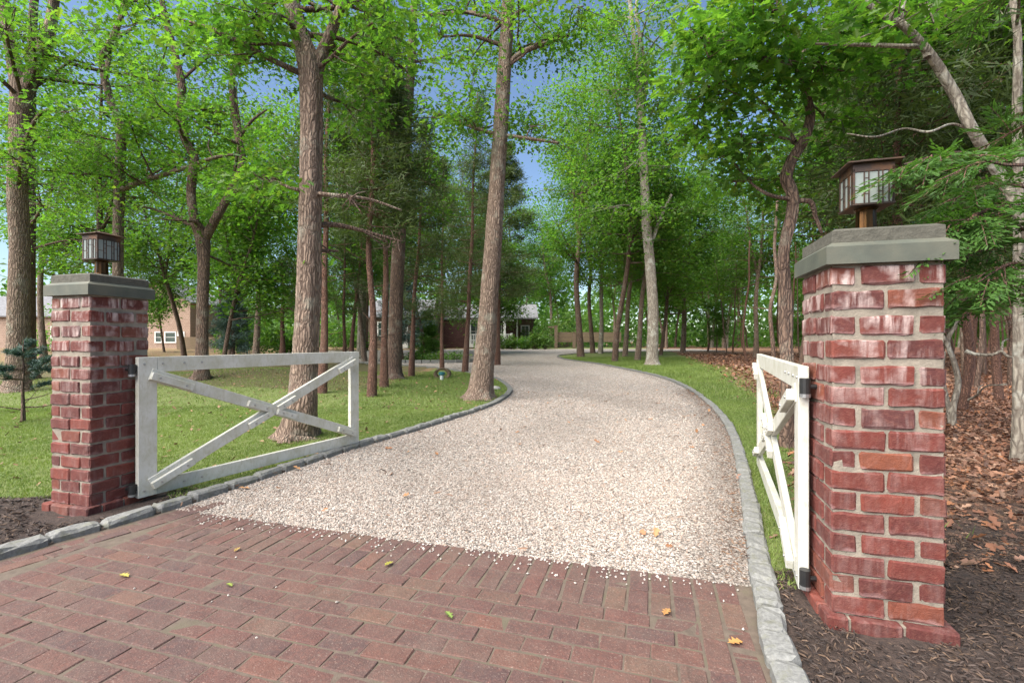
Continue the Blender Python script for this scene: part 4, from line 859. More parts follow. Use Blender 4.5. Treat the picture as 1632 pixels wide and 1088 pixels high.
bough(1440, 262, 2.05, 1600, 262, 2.5, 16, .27, .5); bough(1510, 322, 2.3, 1650, 300, 2.6, 14, .26, .35); bough(1520, 420, 2.3, 1700, 380, 2.6, 12, .26, .35); bough(1490, 290, 2.6, 1680, 240, 2.9, 12, .3, .3); bough(1540, 350, 2.1, 1680, 400, 2.3, 12, .24, .65); bough(1530, 480, 2.4, 1700, 450, 2.6, 12, .26, .4)
for k in range(16):
    an = ra.uniform(-1.2, 1.8); z = ra.uniform(1.4, 3.6); L = ra.uniform(.5, 1.0); e = np.array([math.cos(an) * L, math.sin(an) * L, z]); s = np.array([0, 0, z + .05]); tube(tw, [s, (s + e) / 2, e], [.01, .007, .003], 4, 2, cap=False)
    for j in range(7): feather(la, tw, ra, s + (e - s) * ra.uniform(.35, 1), e - s + ra.normal(0, .35, 3), .26, np.array([0, 0, 1.0]), .35)
link('crown', la.mesh('crown', M['arbor'], False, True), arb); props(link('branches', tw.mesh('branches', M['bark_cedar']), arb), kind='stuff')

# ------------------------------------------------------------------ wood behind: shared prototypes, each tree an object of its own
def proto_oak(seed, h, r0, zc, rc, n_limb, leaf, bark, templ=LEAF_LOW, size=.19, per=15):
    r = np.random.default_rng(seed); ta, ba, la = Acc(), Acc(), Acc()
    pts = [np.array([0, 0, -.15])]; d = np.array([r.normal(0, .05), r.normal(0, .05), 1.0])
    for k in range(7):
        d = d + np.append(r.normal(0, .06, 2), 0); pts.append(pts[-1] + d / np.linalg.norm(d) * h / 7)
    rad = r0 * np.array([1.4, 1.0, .92, .82, .7, .55, .35, .12]); st = list(zip(pts, rad)); stems = [st]
    if r.random() < .6:
        b = pts[3]; az = r.uniform(0, 6.28); o = np.array([math.cos(az), math.sin(az), 0]); stems.append([(b, rad[3] * .7), (b + o * .5 + [0, 0, h * .13], rad[3] * .6), (b + o * .9 + [0, 0, h * .3], rad[3] * .45), (b + o * 1.5 + [0, 0, h * .5], .02)])
    for s in stems: tube(ta, [p for p, _ in s], [x for _, x in s], 9, 4, .04, r)
    sp = grow(ba, stems, r, n_limb, zc, (rc * .45, rc), 4, .7, (3, 5))
    spray_leaves(la, sp, r, per, size, templ, .62, .5)
    return ta.mesh('trunk', M[bark], True), ba.mesh('branches', M[bark], True), la.mesh('crown', M[leaf], False, True)
PO = [proto_oak(101, 14, .15, 4.6, 3.4, 56, 'leaf', 'bark'), proto_oak(102, 15.5, .17, 5.6, 3.6, 56, 'leaf', 'bark'), proto_oak(103, 12.5, .12, 4.0, 2.8, 54, 'leaf_dark', 'bark_dark'), proto_oak(104, 16, .16, 5.2, 3.9, 60, 'leaf', 'bark_dark'), proto_oak(105, 8, .07, 1.5, 2.2, 46, 'leaf', 'bark_dark', size=.17), proto_oak(106, 17, .18, 6.5, 4.2, 56, 'leaf_far', 'bark_pale')]
def tree(kind, x, y, s, rz, label, group, lean=(0, 0)):
    root = props(empty('oak_tree', (x, y, gzf(x, y)), rz), label, 'tree', group); root.scale = (s, s, s); root.rotation_euler = (lean[0], lean[1], rz)
    for nm, me_ in zip(('trunk', 'branches', 'crown'), PO[kind]): link(nm, me_, root)
    return root
GG = 'slender oaks in the grove along the bend of the drive'
grove = [(926, 570, 3, 1.1, 'leaning oak at the tip of the grassy bend, nearest the house', (0.0, -.05)), (945, 563.5, 3, .9, 'second oak from the grassy tip, close behind the leaning one', (0, -.06)), (957, 564, 5, .85, 'pale straight oak third along the grassy bend', (0, 0)), (979, 577, 2, 1.15, 'dark oak close to the kerb midway along the bend', (0, -.04)), (996, 568, 0, .95, 'oak behind the dark kerbside oak, leaning right', (0, .06)), (1016, 575, 0, .9, 'thin oak just left of the tall pale oak on the bend', (0, .07)), (1052, 566, 4, 1.6, 'thin oak just right of the tall pale oak on the bend', (0, .05)), (1088, 562, 0, 1.0, 'forked oak where the grass gives way to brown leaves', (0, .02)), (1157, 555, 5, .9, 'isolated lichen-pale oak standing in the brown leaf litter', (0, -.02))]
rr_ = random.Random(77)
for px, py, k, s, lb, ln in grove:
    g = G(px, py); tree(k, g[0], g[1], s, rr_.uniform(0, 6.28) if ln == (0, 0) else 0, lb, GG, ln)
WG = 'oaks of the dense wood right of the drive'; LG = 'oaks beyond the lawn on the left'; HG = 'oaks behind the house'
wood = []
for i in range(34):
    for _ in range(50):
        y = rr_.uniform(15, 62); x = y * rr_.uniform(.22, 1.25) + rr_.uniform(0, 2)
        if x > np.interp(y, [15, 24, 30, 40], [9.5, 11.5, 12.5, 15]) and all(math.hypot(x - a, y - b) > 2.0 for a, b in wood): break
    wood.append((x, y)); tree(rr_.choice([0, 0, 2, 3, 2, 5, 5, 1]), x, y, rr_.uniform(.8, 1.15), rr_.uniform(0, 6.28), 'slender oak deep in the shaded wood over the brown leaf litter', WG)
for x, y, k, s, lb in [(-17, 19, 3, .8, 'leafy oak at the far left beyond the mossy mound'), (-13.2, 24, 0, .95, 'oak straight in front of the tan shingled house'), (-21, 30, 2, 1.0, 'oak left of the tan shingled house behind the left pillar'), (-8.5, 27, 1, .75, 'oak beyond the mossy mound, left of the big forked oak'), (-5.5, 30, 2, .9, 'small-crowned oak left of the brown house wing'), (-30, 34, 0, 1, 'outermost oak beyond the lawn at the far left'), (-16, 36, 4, 1.2, 'low bushy oak beside the tan shingled house'), (-11.5, 18.5, 4, 1.15, 'small leafy oak over the mossy mound behind the gate'), (-9, 33, 3, .95, 'tall oak beyond the mound seen left of the forked oak'), (-24, 24, 0, .9, 'oak beyond the far left forked oak'), (-3.2, 33, 4, 1.3, 'low leafy oak before the brown house wing'), (-17.5, 29, 1, .9, 'oak rising over the tan house gable'), (-6.5, 38, 5, .9, 'tall pale oak behind the lawn cedars'), (-26, 42, 3, 1.0, 'oak beside the tan house wing at the far left'), (-12.5, 40, 2, 1.2, 'dark leaved oak between the two houses'), (-1.0, 36, 4, 1.0, 'slight leafy oak behind the tall kerbside oak'), (-27.5, 37, 4, 1.1, 'low leafy oak screening the gable of the tan house')]:
    tree(k, x, y, s, rr_.uniform(0, 6.28), lb, LG)
for i, (x, y, k, s) in enumerate([(-14, 58, 5, .9), (-4, 62, 3, .85), (6, 60, 1, .85), (12, 55, 0, .9), (-22, 60, 2, 1.1), (-34, 58, 3, .8), (17, 52, 2, 1.1), (2, 68, 5, .9), (0.5, 54, 3, 1.05), (4.6, 56, 1, 1.1)]):
    tree(k, x, y, s, rr_.uniform(0, 6.28), ('pale oak behind the brown house wing', 'oak crown behind the roof between wing and porch', 'oak crown right behind the porch roof', 'oak crown behind the wooden fence posts', 'dark oak behind the gap between the two houses', 'oak behind the tan house gable', 'oak crown where metal fence meets the grassy bend', 'farthest pale oak above the porch roof ridge', 'tall dark-stemmed oak just left of the porch column behind the house', 'tall oak filling the gap over the end of the drive')[i], HG)
# mass of far trees
rw = np.random.default_rng(81); fa = Acc(); n = 52000
x = rw.uniform(-95, 110, n); y = rw.uniform(66, 96, n); top = 8.5 + 3.0 * np.sin(x * .35) + 2.0 * np.sin(x * .9 + 1) + 1.5 * np.sin(x * 1.7 + y * .3); top = np.where(x < -8, top * 1.05, top + 2) + np.where(x > 16, 5, 0)
z = .5 + (top - .5) * rw.random(n) ** .8; z = np.where(rw.random(n) < .2, .4 + 3.0 * rw.random(n), z)
t = np.clip(rw.normal(.45, .22, n) + .2 * np.sin(x * 1.3 + z * 1.1), 0, 1)
leaves(fa, np.column_stack((x, y, z)), rw.uniform(0, 6.28, n), rw.normal(-.2, .6, n), rw.normal(0, .7, n), rw.uniform(.6, 1.3, n), LEAF_LOW, np.column_stack((t, rw.random(n) * .3, np.zeros(n))))
n = 14000; x = rw.uniform(-70, 95, n); y = rw.uniform(54, 66, n); z = .55 + 4.2 * rw.random(n) ** 1.3
leaves(fa, np.column_stack((x, y, z)), rw.uniform(0, 6.28, n), rw.normal(-.2, .6, n), rw.normal(0, .7, n), rw.uniform(.35, .8, n), LEAF_LOW, np.column_stack((np.clip(rw.normal(.4, .25, n), 0, 1), rw.random(n) * .3, np.zeros(n))))
props(link('distant_woods', fa.mesh('distant_woods', M['leaf_far'], False, True)), 'hazy green mass of far woods behind the houses', 'woods', kind='stuff')

# ------------------------------------------------------------------ shrubs and undergrowth
def bush(base, rad, h, seed, label, mat='shrub', size=.12, n=60, per=14, group='shrubs by the house', templ=LEAF_LOW):
    r = np.random.default_rng(seed); root = props(empty('shrub', base), label, 'shrub', group); ba, la = Acc(), Acc(); q = []
    for i in range(n):
        a = r.uniform(0, 6.283); rr = rad * math.sqrt(r.random()); z = h * r.uniform(.15, 1) * (1 - .45 * (rr / rad) ** 2); q.append((math.cos(a) * rr, math.sin(a) * rr, z))
    for e in q[::3]: tube(ba, [(e[0] * .15, e[1] * .15, -.03), (e[0] * .6, e[1] * .6, e[2] * .55), e], [.014, .009, .004], 4, 2, cap=False)
    spray_leaves(la, q, r, per, size, templ, rad * .35 if rad < .6 else .25, .6); link('stems', ba.mesh('stems', M['bark_dark']), root); link('foliage', la.mesh('foliage', M[mat], False, True), root)
Yh = 44.0
for i, (px, w_, h_, mt, lb) in enumerate([(766, 9, .9, 'shrub', 'rounded shrub at the foot of the porch steps'), (801, 10, 1.5, 'shrub', 'bright green shrub under the porch railing'), (814, 9, 1.3, 'shrub', 'light green shrub at the porch corner'), (834, 12, 1.4, 'leaf', 'dark low shrub beside the porch corner'), (852, 12, 2.0, 'shrub', 'tall yellowish shrub between porch and metal fence'), (868, 12, 1.7, 'shrub', 'loose shrub against the black metal fence')]):
    bx_ = (px - CX) / F * Yh; bush((bx_, Yh, gzf(bx_, Yh)), w_ / F * Yh, h_, 300 + i, lb, mt, .2, 60)
for i, (px, Y, rad, h_, lb) in enumerate([(850, 50, 2.6, 3.6, 'pale green rounded ornamental tree right of the porch'), (895, 52, 3.5, 5.5, 'broad bushy green tree behind the wooden gate posts'), (470, 34, 1.6, 1.6, 'low dark hedge bush beyond the gate top rail'), (545, 40, 2.5, 2.6, 'rounded hedge bush left of the brown house wing'), (905, 60, 4, 6.5, 'leafy thicket at the end of the metal fence'), (130, 30, 2.5, 4, 'leafy bush left of the lawn pillar'), (400, 32, 2.2, 3.2, 'leafy bush beyond the crooked twin oak')]):
    bx_ = (px - CX) / F * Y; bush((bx_, Y, gzf(bx_, Y)), rad, h_, 330 + i, lb, 'shrub' if i in (0, 1) else 'leaf', .22, 150, 16)
for i, px in enumerate((655, 675, 700, 722)):
    g = G(px, 575 - (i % 2)); bush((g[0], g[1], g[2]), .9, .45, 350 + i, ('leafy groundcover clump at the left end of the garden island', 'groundcover clump left of the island fir', 'groundcover clump right of the island fir', 'groundcover clump at the drive end of the garden island')[i], 'shrub', .14, 40, group='plants of the garden island')
isl = Acc(); gi = G(688, 575.5)
for k in range(40):
    a = k / 40 * 6.283; isl.box((gi[0] + 2.9 * math.cos(a), gi[1] + 1.7 * math.sin(a), gi[2] + .05), (.42, .16, .18), [[-math.sin(a), -math.cos(a), 0], [math.cos(a), -math.sin(a), 0], [0, 0, 1]])
props(link('island_kerb', isl.mesh('island_kerb', M['granite'])), 'granite block ring round the garden island', kind='structure')
UG = 'saplings in the shaded wood'
for i in range(14):
    y = rr_.uniform(26, 50); x = y * rr_.uniform(.42, 1.15)
    if x < np.interp(y, [14, 24, 40], [9, 12, 16]): x += 6
    root = props(empty('sapling', (x, y, gzf(x, y)), rr_.uniform(0, 6)), 'low leafy oak sapling in the shaded undergrowth of the wood', 'sapling', UG); s = rr_.uniform(.35, .6); root.scale = (s, s, s)
    for nm, me_ in zip(('trunk', 'branches', 'crown'), PO[4]): link(nm, me_, root)
# thin trunks in the wood, one by one
tk = [Acc() for _ in range(4)]; rt = np.random.default_rng(91)
for a in tk:
    p = [np.array([0, 0, -.1])]
    for k in range(6): p.append(p[-1] + np.array([rt.normal(0, .10), rt.normal(0, .10), 1.15]))
    tube(a, p, np.linspace(.066, .035, 7), 8, 3, .05, rt)
    for j in range(5):
        b = p[2 + j % 4]; az = rt.uniform(0, 6.28); tube(a, [b, b + np.array([math.cos(az) * .5, math.sin(az) * .5, .1]), b + np.array([math.cos(az) * 1.1, math.sin(az) * 1.1, rt.normal(.2, .2)])], [.014, .009, .003], 4, 2)
tkm = [a.mesh('bare_trunk', M[b_], True) for a, b_ in zip(tk, ('bark_cedar', 'bark_dark', 'bark_dark', 'bark_cedar'))]
TG = 'bare thin trunks standing in the wood'
for i in range(70):
    y = rr_.uniform(13, 60) if i > 6 else rr_.uniform(8, 13); x = y * rr_.uniform(.40 if y > 16 else .9, 1.2)
    if x < np.interp(y, [6, 11, 16, 24, 40], [6.2, 7.5, 9, 12, 16]): x += 5
    o = link('bare_trunk', tkm[i % 4], None, (x, y, gzf(x, y)), (rt.normal(0, .05), rt.normal(0, .05), rt.uniform(0, 6)), (rr_.uniform(.7, 1.3),) * 2 + (1,)); props(o, 'thin bare trunk standing in the shaded wood over brown leaves', 'tree', TG)

# ------------------------------------------------------------------ houses
def wbox(parent, name, mat, c, s): a = Acc(); a.box(c, s); return link(name, a.mesh(name, M[mat]), parent)
def gable(parent, x0, x1, y0, y1, z, rise, ov=.4, axis='x', mat='roof', t=.14):
    """two pitched slabs; ridge along x or y"""
    a = Acc(); xm, ym = (x0 + x1) / 2, (y0 + y1) / 2
    if axis == 'x': quads = [[(x0 - ov, y0 - ov, z - .1), (x1 + ov, y0 - ov, z - .1), (x1 + ov, ym, z + rise), (x0 - ov, ym, z + rise)], [(x1 + ov, y1 + ov, z - .1), (x0 - ov, y1 + ov, z - .1), (x0 - ov, ym, z + rise), (x1 + ov, ym, z + rise)]]
    else: quads = [[(x0 - ov, y1 + ov, z - .1), (x0 - ov, y0 - ov, z - .1), (xm, y0 - ov, z + rise), (xm, y1 + ov, z + rise)], [(x1 + ov, y0 - ov, z - .1), (x1 + ov, y1 + ov, z - .1), (xm, y1 + ov, z + rise), (xm, y0 - ov, z + rise)]]
    for q in quads:
        q = np.array(q, float); V = np.vstack((q, q + np.array([0, 0, t]))); a.add(V, np.array([[3, 2, 1, 0], [4, 5, 6, 7], [0, 1, 5, 4], [1, 2, 6, 5], [2, 3, 7, 6], [3, 0, 4, 7]]))
    link('roof', a.mesh('roof', M[mat]), parent)
    g = Acc()
    if axis == 'x':
        for x in (x0 + .002, x1 - .002): g.add(np.array([[x, y0, z - .02], [x, y1, z - .02], [x, ym, z + rise - .02]]), np.array([[0, 1, 2]]))
    else:
        for y in (y0 + .002, y1 - .002): g.add(np.array([[x0, y, z - .02], [x1, y, z - .02], [xm, y, z + rise - .02]]), np.array([[0, 1, 2]]))
    return g
def window(parent, x, y, z, w, h, nx=2, nz=2, trim='trim'):
    f = Acc(); t = .11
    f.box((x, y - .03, z + h / 2 + t / 2), (w + 2 * t, .08, t)); f.box((x, y - .03, z - h / 2 - t / 2), (w + 2 * t, .1, t)); f.box((x - w / 2 - t / 2, y - .03, z), (t, .07, h)); f.box((x + w / 2 + t / 2, y - .03, z), (t, .07, h))
    for i in range(1, nx): f.box((x - w / 2 + w * i / nx, y - .02, z), (.04, .05, h))
    for i in range(1, nz): f.box((x, y - .02, z - h / 2 + h * i / nz), (w, .045, .04))
    fr = link('window', f.mesh('window', M[trim]), parent); g = Acc(); g.box((x, y + .0, z), (w, .03, h)); link('pane', g.mesh('pane', M['window']), fr)
Y0 = 46.0; g0 = gzf(-2, Y0)
hs = props(empty('porch_house', (0, Y0, g0)), 'dark maroon shingled house with white porch at the end of the drive', 'house')
XX = lambda px, Y=Y0: (px - CX) / F * Y
xa, xb, xc = XX(744), XX(824), XX(852)
wbox(hs, 'wall', 'maroon', ((xa + xb) / 2, 4.0, 1.55), (xb - xa, 4.0, 3.3)); wbox(hs, 'side_wall', 'brown_wall', ((xb + xc) / 2 + .01, 4.6, 1.45), (xc - xb, 4.0, 3.1))
g = gable(hs, xa - .2, xc, 0.2, 6.6, 3.05, 1.45, .35, 'x'); link('gable', g.mesh('gable', M['maroon']), hs)
wbox(hs, 'porch_deck', 'trim', (XX(780), .95, .32), (XX(816) - XX(744), 2.0, .36)); wbox(hs, 'porch_beam', 'trim', (XX(782), .12, 2.88), (XX(820) - XX(746), .22, .28))
for px in (748, 804): 
    a = Acc(); x = XX(px); a.box((x, .12, 1.62), (.24, .24, 2.24)); a.box((x, .12, .58), (.32, .32, .16)); a.box((x, .12, 2.68), (.32, .32, .12)); link('column', a.mesh('column', M['trim']), hs)
for x0, x1 in ((XX(750), XX(802)), (XX(806), XX(815))):
    a = Acc(); a.box(((x0 + x1) / 2, .12, 1.42), (x1 - x0, .09, .08)); a.box(((x0 + x1) / 2, .12, .62), (x1 - x0, .08, .07))
    for x in np.arange(x0 + .1, x1, .17): a.box((x, .12, 1.02), (.05, .05, .74))
    link('railing', a.mesh('railing', M['trim']), hs)
a = Acc(); a.box((XX(815.5), .12, 1.0), (.2, .2, 1.1)); link('newel_post', a.mesh('newel_post', M['trim']), hs)
window(hs, XX(790.5), 2.0, 1.75, .9, 1.5); window(hs, XX(756), 2.0, 1.75, 1.0, 1.7); window(hs, XX(838), 2.6, 1.6, .7, 1.4)
wbox(hs, 'corner_board', 'trim', (XX(824.5), 2.02, 1.5), (.16, .2, 3.0))
# left wing
xw0, xw1 = XX(583, 44), XX(690, 44)
wbox(hs, 'wing_wall', 'brown_wall', ((xw0 + xw1) / 2, 1.2, 1.5), (xw1 - xw0, 5.0, 3.2)); g = gable(hs, xw0, xw1, -1.3, 3.7, 3.1, 1.7, .35, 'x'); link('gable', g.mesh('gable', M['brown_wall']), hs)
wbox(hs, 'garage_door', 'trim', (XX(640, 44), -1.31, 1.1), (.9, .05, 2.1)); window(hs, XX(610, 44), -1.3, 1.9, 1.2, 1.2)
xs_ = XX(708); wbox(hs, 'link_wall', 'maroon', ((XX(690) + xa) / 2, 3.9, 1.5), (xa - XX(690) + .3, 3.0, 3.1)); g = gable(hs, XX(688), xa, 2.4, 5.4, 3.05, 1.3, .2, 'x'); link('gable', g.mesh('gable', M['maroon']), hs)
# tan house on the left
Yt = 48.0; gt = gzf(-34, Yt); X2 = lambda px: (px - CX) / F * Yt
th = props(empty('tan_house', (0, Yt, gt)), 'tan shingled house with grey roof far left beyond the lawn', 'house')
x0, x1 = X2(196), X2(303)
wbox(th, 'wall', 'tan_wall', ((x0 + x1) / 2, 3.0, 2.3), (x1 - x0, 6.0, 4.9)); g = gable(th, x0, x1, 0, 6, 4.7, 2.2, .4, 'y'); link('gable', g.mesh('gable', M['tan_wall']), th)
for px, w_ in ((253, .55), (272, 1.0), (289, .5)): window(th, X2(px), 0, 1.15, w_, .95, 1, 2)
window(th, X2(220), 0, 1.2, 1.2, 1.2, 2, 2)
x2, x3 = X2(-60), X2(96)
wbox(th, 'wing_wall', 'tan_wall', ((x2 + x3) / 2, 4.0, 1.7), (x3 - x2, 5.0, 3.6)); g = gable(th, x2, x3, 1.5, 6.5, 3.4, 2.2, .4, 'x'); link('gable', g.mesh('gable', M['tan_wall']), th)
wbox(th, 'garage_door', 'trim', (X2(75), 1.49, 1.2), (2.2, .06, 2.3)); window(th, X2(20), 1.5, 1.8, 1.2, 1.2)
# plank fence by the tan house
Yf = 42.0; pf = props(empty('plank_fence', (0, Yf, gzf(-27, Yf))), 'weathered horizontal plank fence in front of the tan house', 'fence')
fx0, fx1 = (282 - CX) / F * Yf, (352 - CX) / F * Yf
for k in range(6): wbox(pf, 'plank', 'plank', ((fx0 + fx1) / 2, 0, .12 + k * .19), (fx1 - fx0, .04, .178))
for x in np.linspace(fx0, fx1, 4): wbox(pf, 'post', 'post', (x, .07, .6), (.1, .1, 1.25))
# black metal fence with wooden posts by the drive end
Ym = 47.0; mf = props(empty('metal_fence', (0, Ym, gzf(6, Ym))), 'thin black metal fence across the end of the drive', 'fence')
m0, m1 = (862 - CX) / F * Ym, (1010 - CX) / F * Ym
a = Acc(); a.box(((m0 + m1) / 2, 0, 1.3), (m1 - m0, .03, .04)); link('rail', a.mesh('rail', M['black']), mf); a = Acc(); a.box(((m0 + m1) / 2, 0, .2), (m1 - m0, .03, .04)); link('rail', a.mesh('rail', M['black']), mf)
a = Acc()
for x in np.arange(m0, m1, .16): a.box((x, .002, .75), (.022, .02, 1.3))
link('picket', a.mesh('picket', M['black']), mf)
for px, lb in ((886, 'taller wooden fence post left of the grassy bend'), (915, 'shorter wooden fence post close to the grassy bend')):
    x = (px - CX) / F * 46.6; p_ = props(empty('fence_post', (x, 46.6, gzf(x, 46.6))), lb, 'post', 'wooden posts of the metal fence'); hh = 2.35 if px < 900 else 1.7
    wbox(p_, 'shaft', 'post', (0, 0, hh / 2 - .1), (.3, .3, hh)); wbox(p_, 'cap', 'plank', (0, 0, hh - .07), (.38, .38, .06))
    if px < 900: wbox(p_, 'arm', 'post', (-.45, .0, hh - .2), (.7, .12, .12))
for k, (p0, p1) in enumerate(((889, 912), (918, 990))):
    bp = props(empty('board_panel', ((p0 + p1) / 2 / F * 46.8 - CX / F * 46.8, 46.8, gzf(6, 46.8))), ('brown board panel between the two wooden fence posts', 'brown board panel right of the shorter fence post')[k], 'fence'); w_ = (p1 - p0) / F * 46.8
    for j in range(5): wbox(bp, 'board', 'plank' if j % 2 else 'post', (0, 0, .75 + j * .2), (w_, .05, .185))

# ------------------------------------------------------------------ small things
g = G(704, 607); lp = props(empty('capped_post', g), 'short white pipe post with teal cap on the lawn', 'post')
a = Acc(); tube(a, [(0, 0, -.05), (0, 0, .2)], [.055, .055], 14, 1); link('pipe', a.mesh('pipe', M['pvc']), lp)
a = Acc(); tube(a, [(0, 0, .19), (0, 0, .205), (0, 0, .27), (0, 0, .29)], [.085, .10, .10, .07], 14, 1); link('cap', a.mesh('cap', M['teal']), lp)
g = G(705, 603.5); a = Acc()                              # hollow log ring lying behind it
n = 28; an = np.arange(n) / n * 6.283; rg_ = np.random.default_rng(4); V = []
for (ro, yy) in ((.23, -.12), (.25, -.13), (.26, .12), (.17, .13), (.165, -.12)):
    V.append(np.column_stack((np.cos(an) * ro * 1.12 * (1 + rg_.normal(0, .03, n)), np.full(n, yy) + rg_.normal(0, .01, n), .17 + np.sin(an) * ro * .78)))
V = np.vstack(V); a.add(V, np.array([[k * n + i, k * n + (i + 1) % n, ((k + 1) % 5) * n + (i + 1) % n, ((k + 1) % 5) * n + i] for k in range(5) for i in range(n)]))
props(link('hollow_log', a.mesh('hollow_log', M['log'], True), None, g), 'short hollow log section lying behind the teal-capped post', 'log')
def rock(px, py, s, label, seed):
    r = np.random.default_rng(seed); b = bmesh.new(); bmesh.ops.create_icosphere(b, subdivisions=3, radius=1)
    k = r.normal(0, 1, (5, 3)); 
    for v_ in b.verts:
        q = np.array(v_.co); f_ = 1 + .16 * sum(math.sin(2.1 * (q @ kk) + i) for i, kk in enumerate(k)) / 2; v_.co = Vector(q * f_ * np.array([1.2, .9, .6]) * s)
    m_ = bpy.data.meshes.new('rock'); b.to_mesh(m_); b.free(); m_.materials.append(M['rock']); gg = G(px, py); props(link('rock', m_, None, gg + np.array([0, 0, s * .25])), label, 'rock')
rock(788, 622, .13, 'pale rock at the foot of the tall kerbside oak', 1); rock(148, 620, .34, 'mossy rock on the ground left of the gate', 2)
# fallen sticks in the wood
def stick(p0, p1, r0, label, mat='bark_pale'):
    a = Acc(); p0, p1 = np.array(p0), np.array(p1); r = np.random.default_rng(int(abs(p0[0] * 100))); pts = [p0 + (p1 - p0) * t + r.normal(0, .03, 3) for t in np.linspace(0, 1, 6)]
    tube(a, [p - p0 for p in pts], np.linspace(r0, r0 * .4, 6), 7, 3, .05, r); m = pts[3] - p0
    tube(a, [m, m + np.array([.12, .1, .12]), m + np.array([.3, .2, .16])], [r0 * .5, r0 * .4, r0 * .2], 5, 2)
    props(link('fallen_branch', a.mesh('fallen_branch', M[mat], True), None, p0), label, 'branch', 'fallen branches in the wood')
stick(P(1535, 558, 6.4), P(1640, 572, 5.8), .028, 'dead grey branch caught level between trunks right of the near pillar'); stick(G(1522, 652) + [0, 0, .05], P(1600, 612, 7.5), .025, 'dead branch propped slantwise over the leaves right of the near pillar')
# twisted thin sapling right of pillar
Yb = G(1517, 682)[1]
oak('sapling', 'twisted thin grey sapling right behind the near pillar', [stem(Yb, [(1518, 684, 12), (1519, 650, 10), (1527, 610, 10), (1520, 575, 9), (1510, 545, 8), (1522, 520, 6), (1535, 490, 5)], .02, 41), stem(Yb, [(1516, 684, 9), (1510, 640, 7), (1502, 600, 6), (1505, 560, 4)], .02, 42), stem(Yb, [(1511, 548, 6), (1500, 530, 5), (1490, 500, 4)], .02, 43)], 39, 0, 9, (1, 1), (), bark='bark_pale', cat='sapling', group=None, sides=9)
for px, py, w_, lb, sd in ((1548, 616, 11, 'brown cedar trunk standing right of the near pillar', 81), (1566, 598, 8, 'thinner cedar trunk just right of the brown one', 82)):
    gg = G(px, py); conifer('cedar_tree', lb, gg, 7, w_ / 2 / F * gg[1], sd, 2.6, 1.8, 80, 'cedar', group=EG, per=22, size=.18, droop=-.2, shape=.5)

# ------------------------------------------------------------------ grass, leaf litter, mulch
rq = np.random.default_rng(95)
def scatter(n, x0, x1, y0, y1, ok):
    x = rq.uniform(x0, x1, n); y = y0 + (y1 - y0) * rq.random(n) ** 1.0; k = ok(x, y); return x[k], y[k]
off = lambda x, y: (~inside(DRIVE, x, y)) & (dist_line(KL, x, y) > .085) & (dist_line(KR, x, y) > .085) & (np.hypot(x - pil_l[0], y - pil_l[1]) > .40)
rbf = lambda y: np.interp(y, [2.4, 2.7, 4.6, 6.5, 9.9, 15.6, 24, 30, 40], [1.50, 1.68, 2.75, 3.9, 5.3, 7.2, 9.6, 11.5, 13])
ga = Acc()
def blades(x, y, h, w):
    n = len(x); d = rq.uniform(0, 6.28, n); hh = h * rq.uniform(.5, 1.4, n); ln = rq.normal(0, .5, (n, 2)) * hh[:, None]; ww = w * rq.uniform(.7, 1.3, n)
    b = np.column_stack((x, y, gz(x, y) + .028)); s = np.column_stack((np.cos(d), np.sin(d), np.zeros(n))) * ww[:, None]
    V = np.stack((b - s, b + s, b + np.column_stack((ln, hh))), 1).reshape(-1, 3); t = np.clip(rq.normal(.5, .25, n) + .25 * np.sin(x * 2.3 + 1.7 * np.sin(y * 1.9)), 0, 1); yl = np.clip(rq.normal(.15, .25, n), 0, 1)
    ga.add(V, np.arange(n * 3).reshape(-1, 3), np.repeat(np.column_stack((t, yl, np.zeros(n))), 3, 0))
x, y = scatter(260000, -10.5, 0, 3.7, 9, lambda x, y: off(x, y) & (x > -1.1 * y - .6)); blades(x, y, .030, .0032)
x, y = scatter(150000, -16, 0.1, 9, 19, lambda x, y: off(x, y) & ((x > -3.6) | (rq.random(len(x)) < .35))); blades(x, y, .045, .006)
x, y = scatter(170000, 1.2, 5.5, 2.35, 10, lambda x, y: off(x, y) & (x < rbf(y) + rq.normal(0, .15, len(x))) & (x > 0)); blades(x, y, .030, .0034)
x, y = scatter(90000, 3, 11, 10, 30, lambda x, y: off(x, y) & (x < rbf(y) + rq.normal(0, .5, len(x)))); blades(x, y, .075, .009)
x, y = scatter(400, 2.2, 4.5, 2.6, 4.5, lambda x, y: (np.hypot(x - 2.95, y - 3.05) < .12) | (np.hypot(x - 3.3, y - 3.5) < .1)); blades(x, y, .05, .004)
props(link('grass', ga.mesh('grass', M['grass'], False, True)), 'short green lawn grass either side of the drive', 'grass', kind='stuff')
DRYLOW = (np.array([[0, 0, 0], [.5, .34, .12], [1, 0, .10], [.5, -.34, .12]], float), LEAF_LOW[1])
DRY = (np.array([[0, 0, 0], [.3, .26, .10], [.45, .12, .04], [.7, .28, .14], [1, 0, .10], [.7, -.28, .12], [.45, -.12, .05], [.3, -.26, .12]], float), LEAF_MED[1])
def litter(name, x, y, size, pal, label, dz=.035, parent=None, flat=.35, near=None):
    n = len(x); a = Acc(); c = np.array(pal)[rq.integers(len(pal), size=n)] * rq.uniform(.7, 1.25, (n, 1))
    near = n if near is None else near; args = (np.column_stack((x, y, gz(x, y) + dz + rq.random(n) * .012)), rq.uniform(0, 6.28, n), rq.normal(0, flat, n), rq.normal(0, flat * 1.2, n), size * rq.uniform(.6, 1.3, n))
    leaves(a, *[q[:near] for q in args], DRY, c[:near])
    if near < n: leaves(a, *[q[near:] for q in args], DRYLOW, c[near:])
    return props(link(name, a.mesh(name, M['tint'], False, True)), label, 'leaves', kind='stuff')
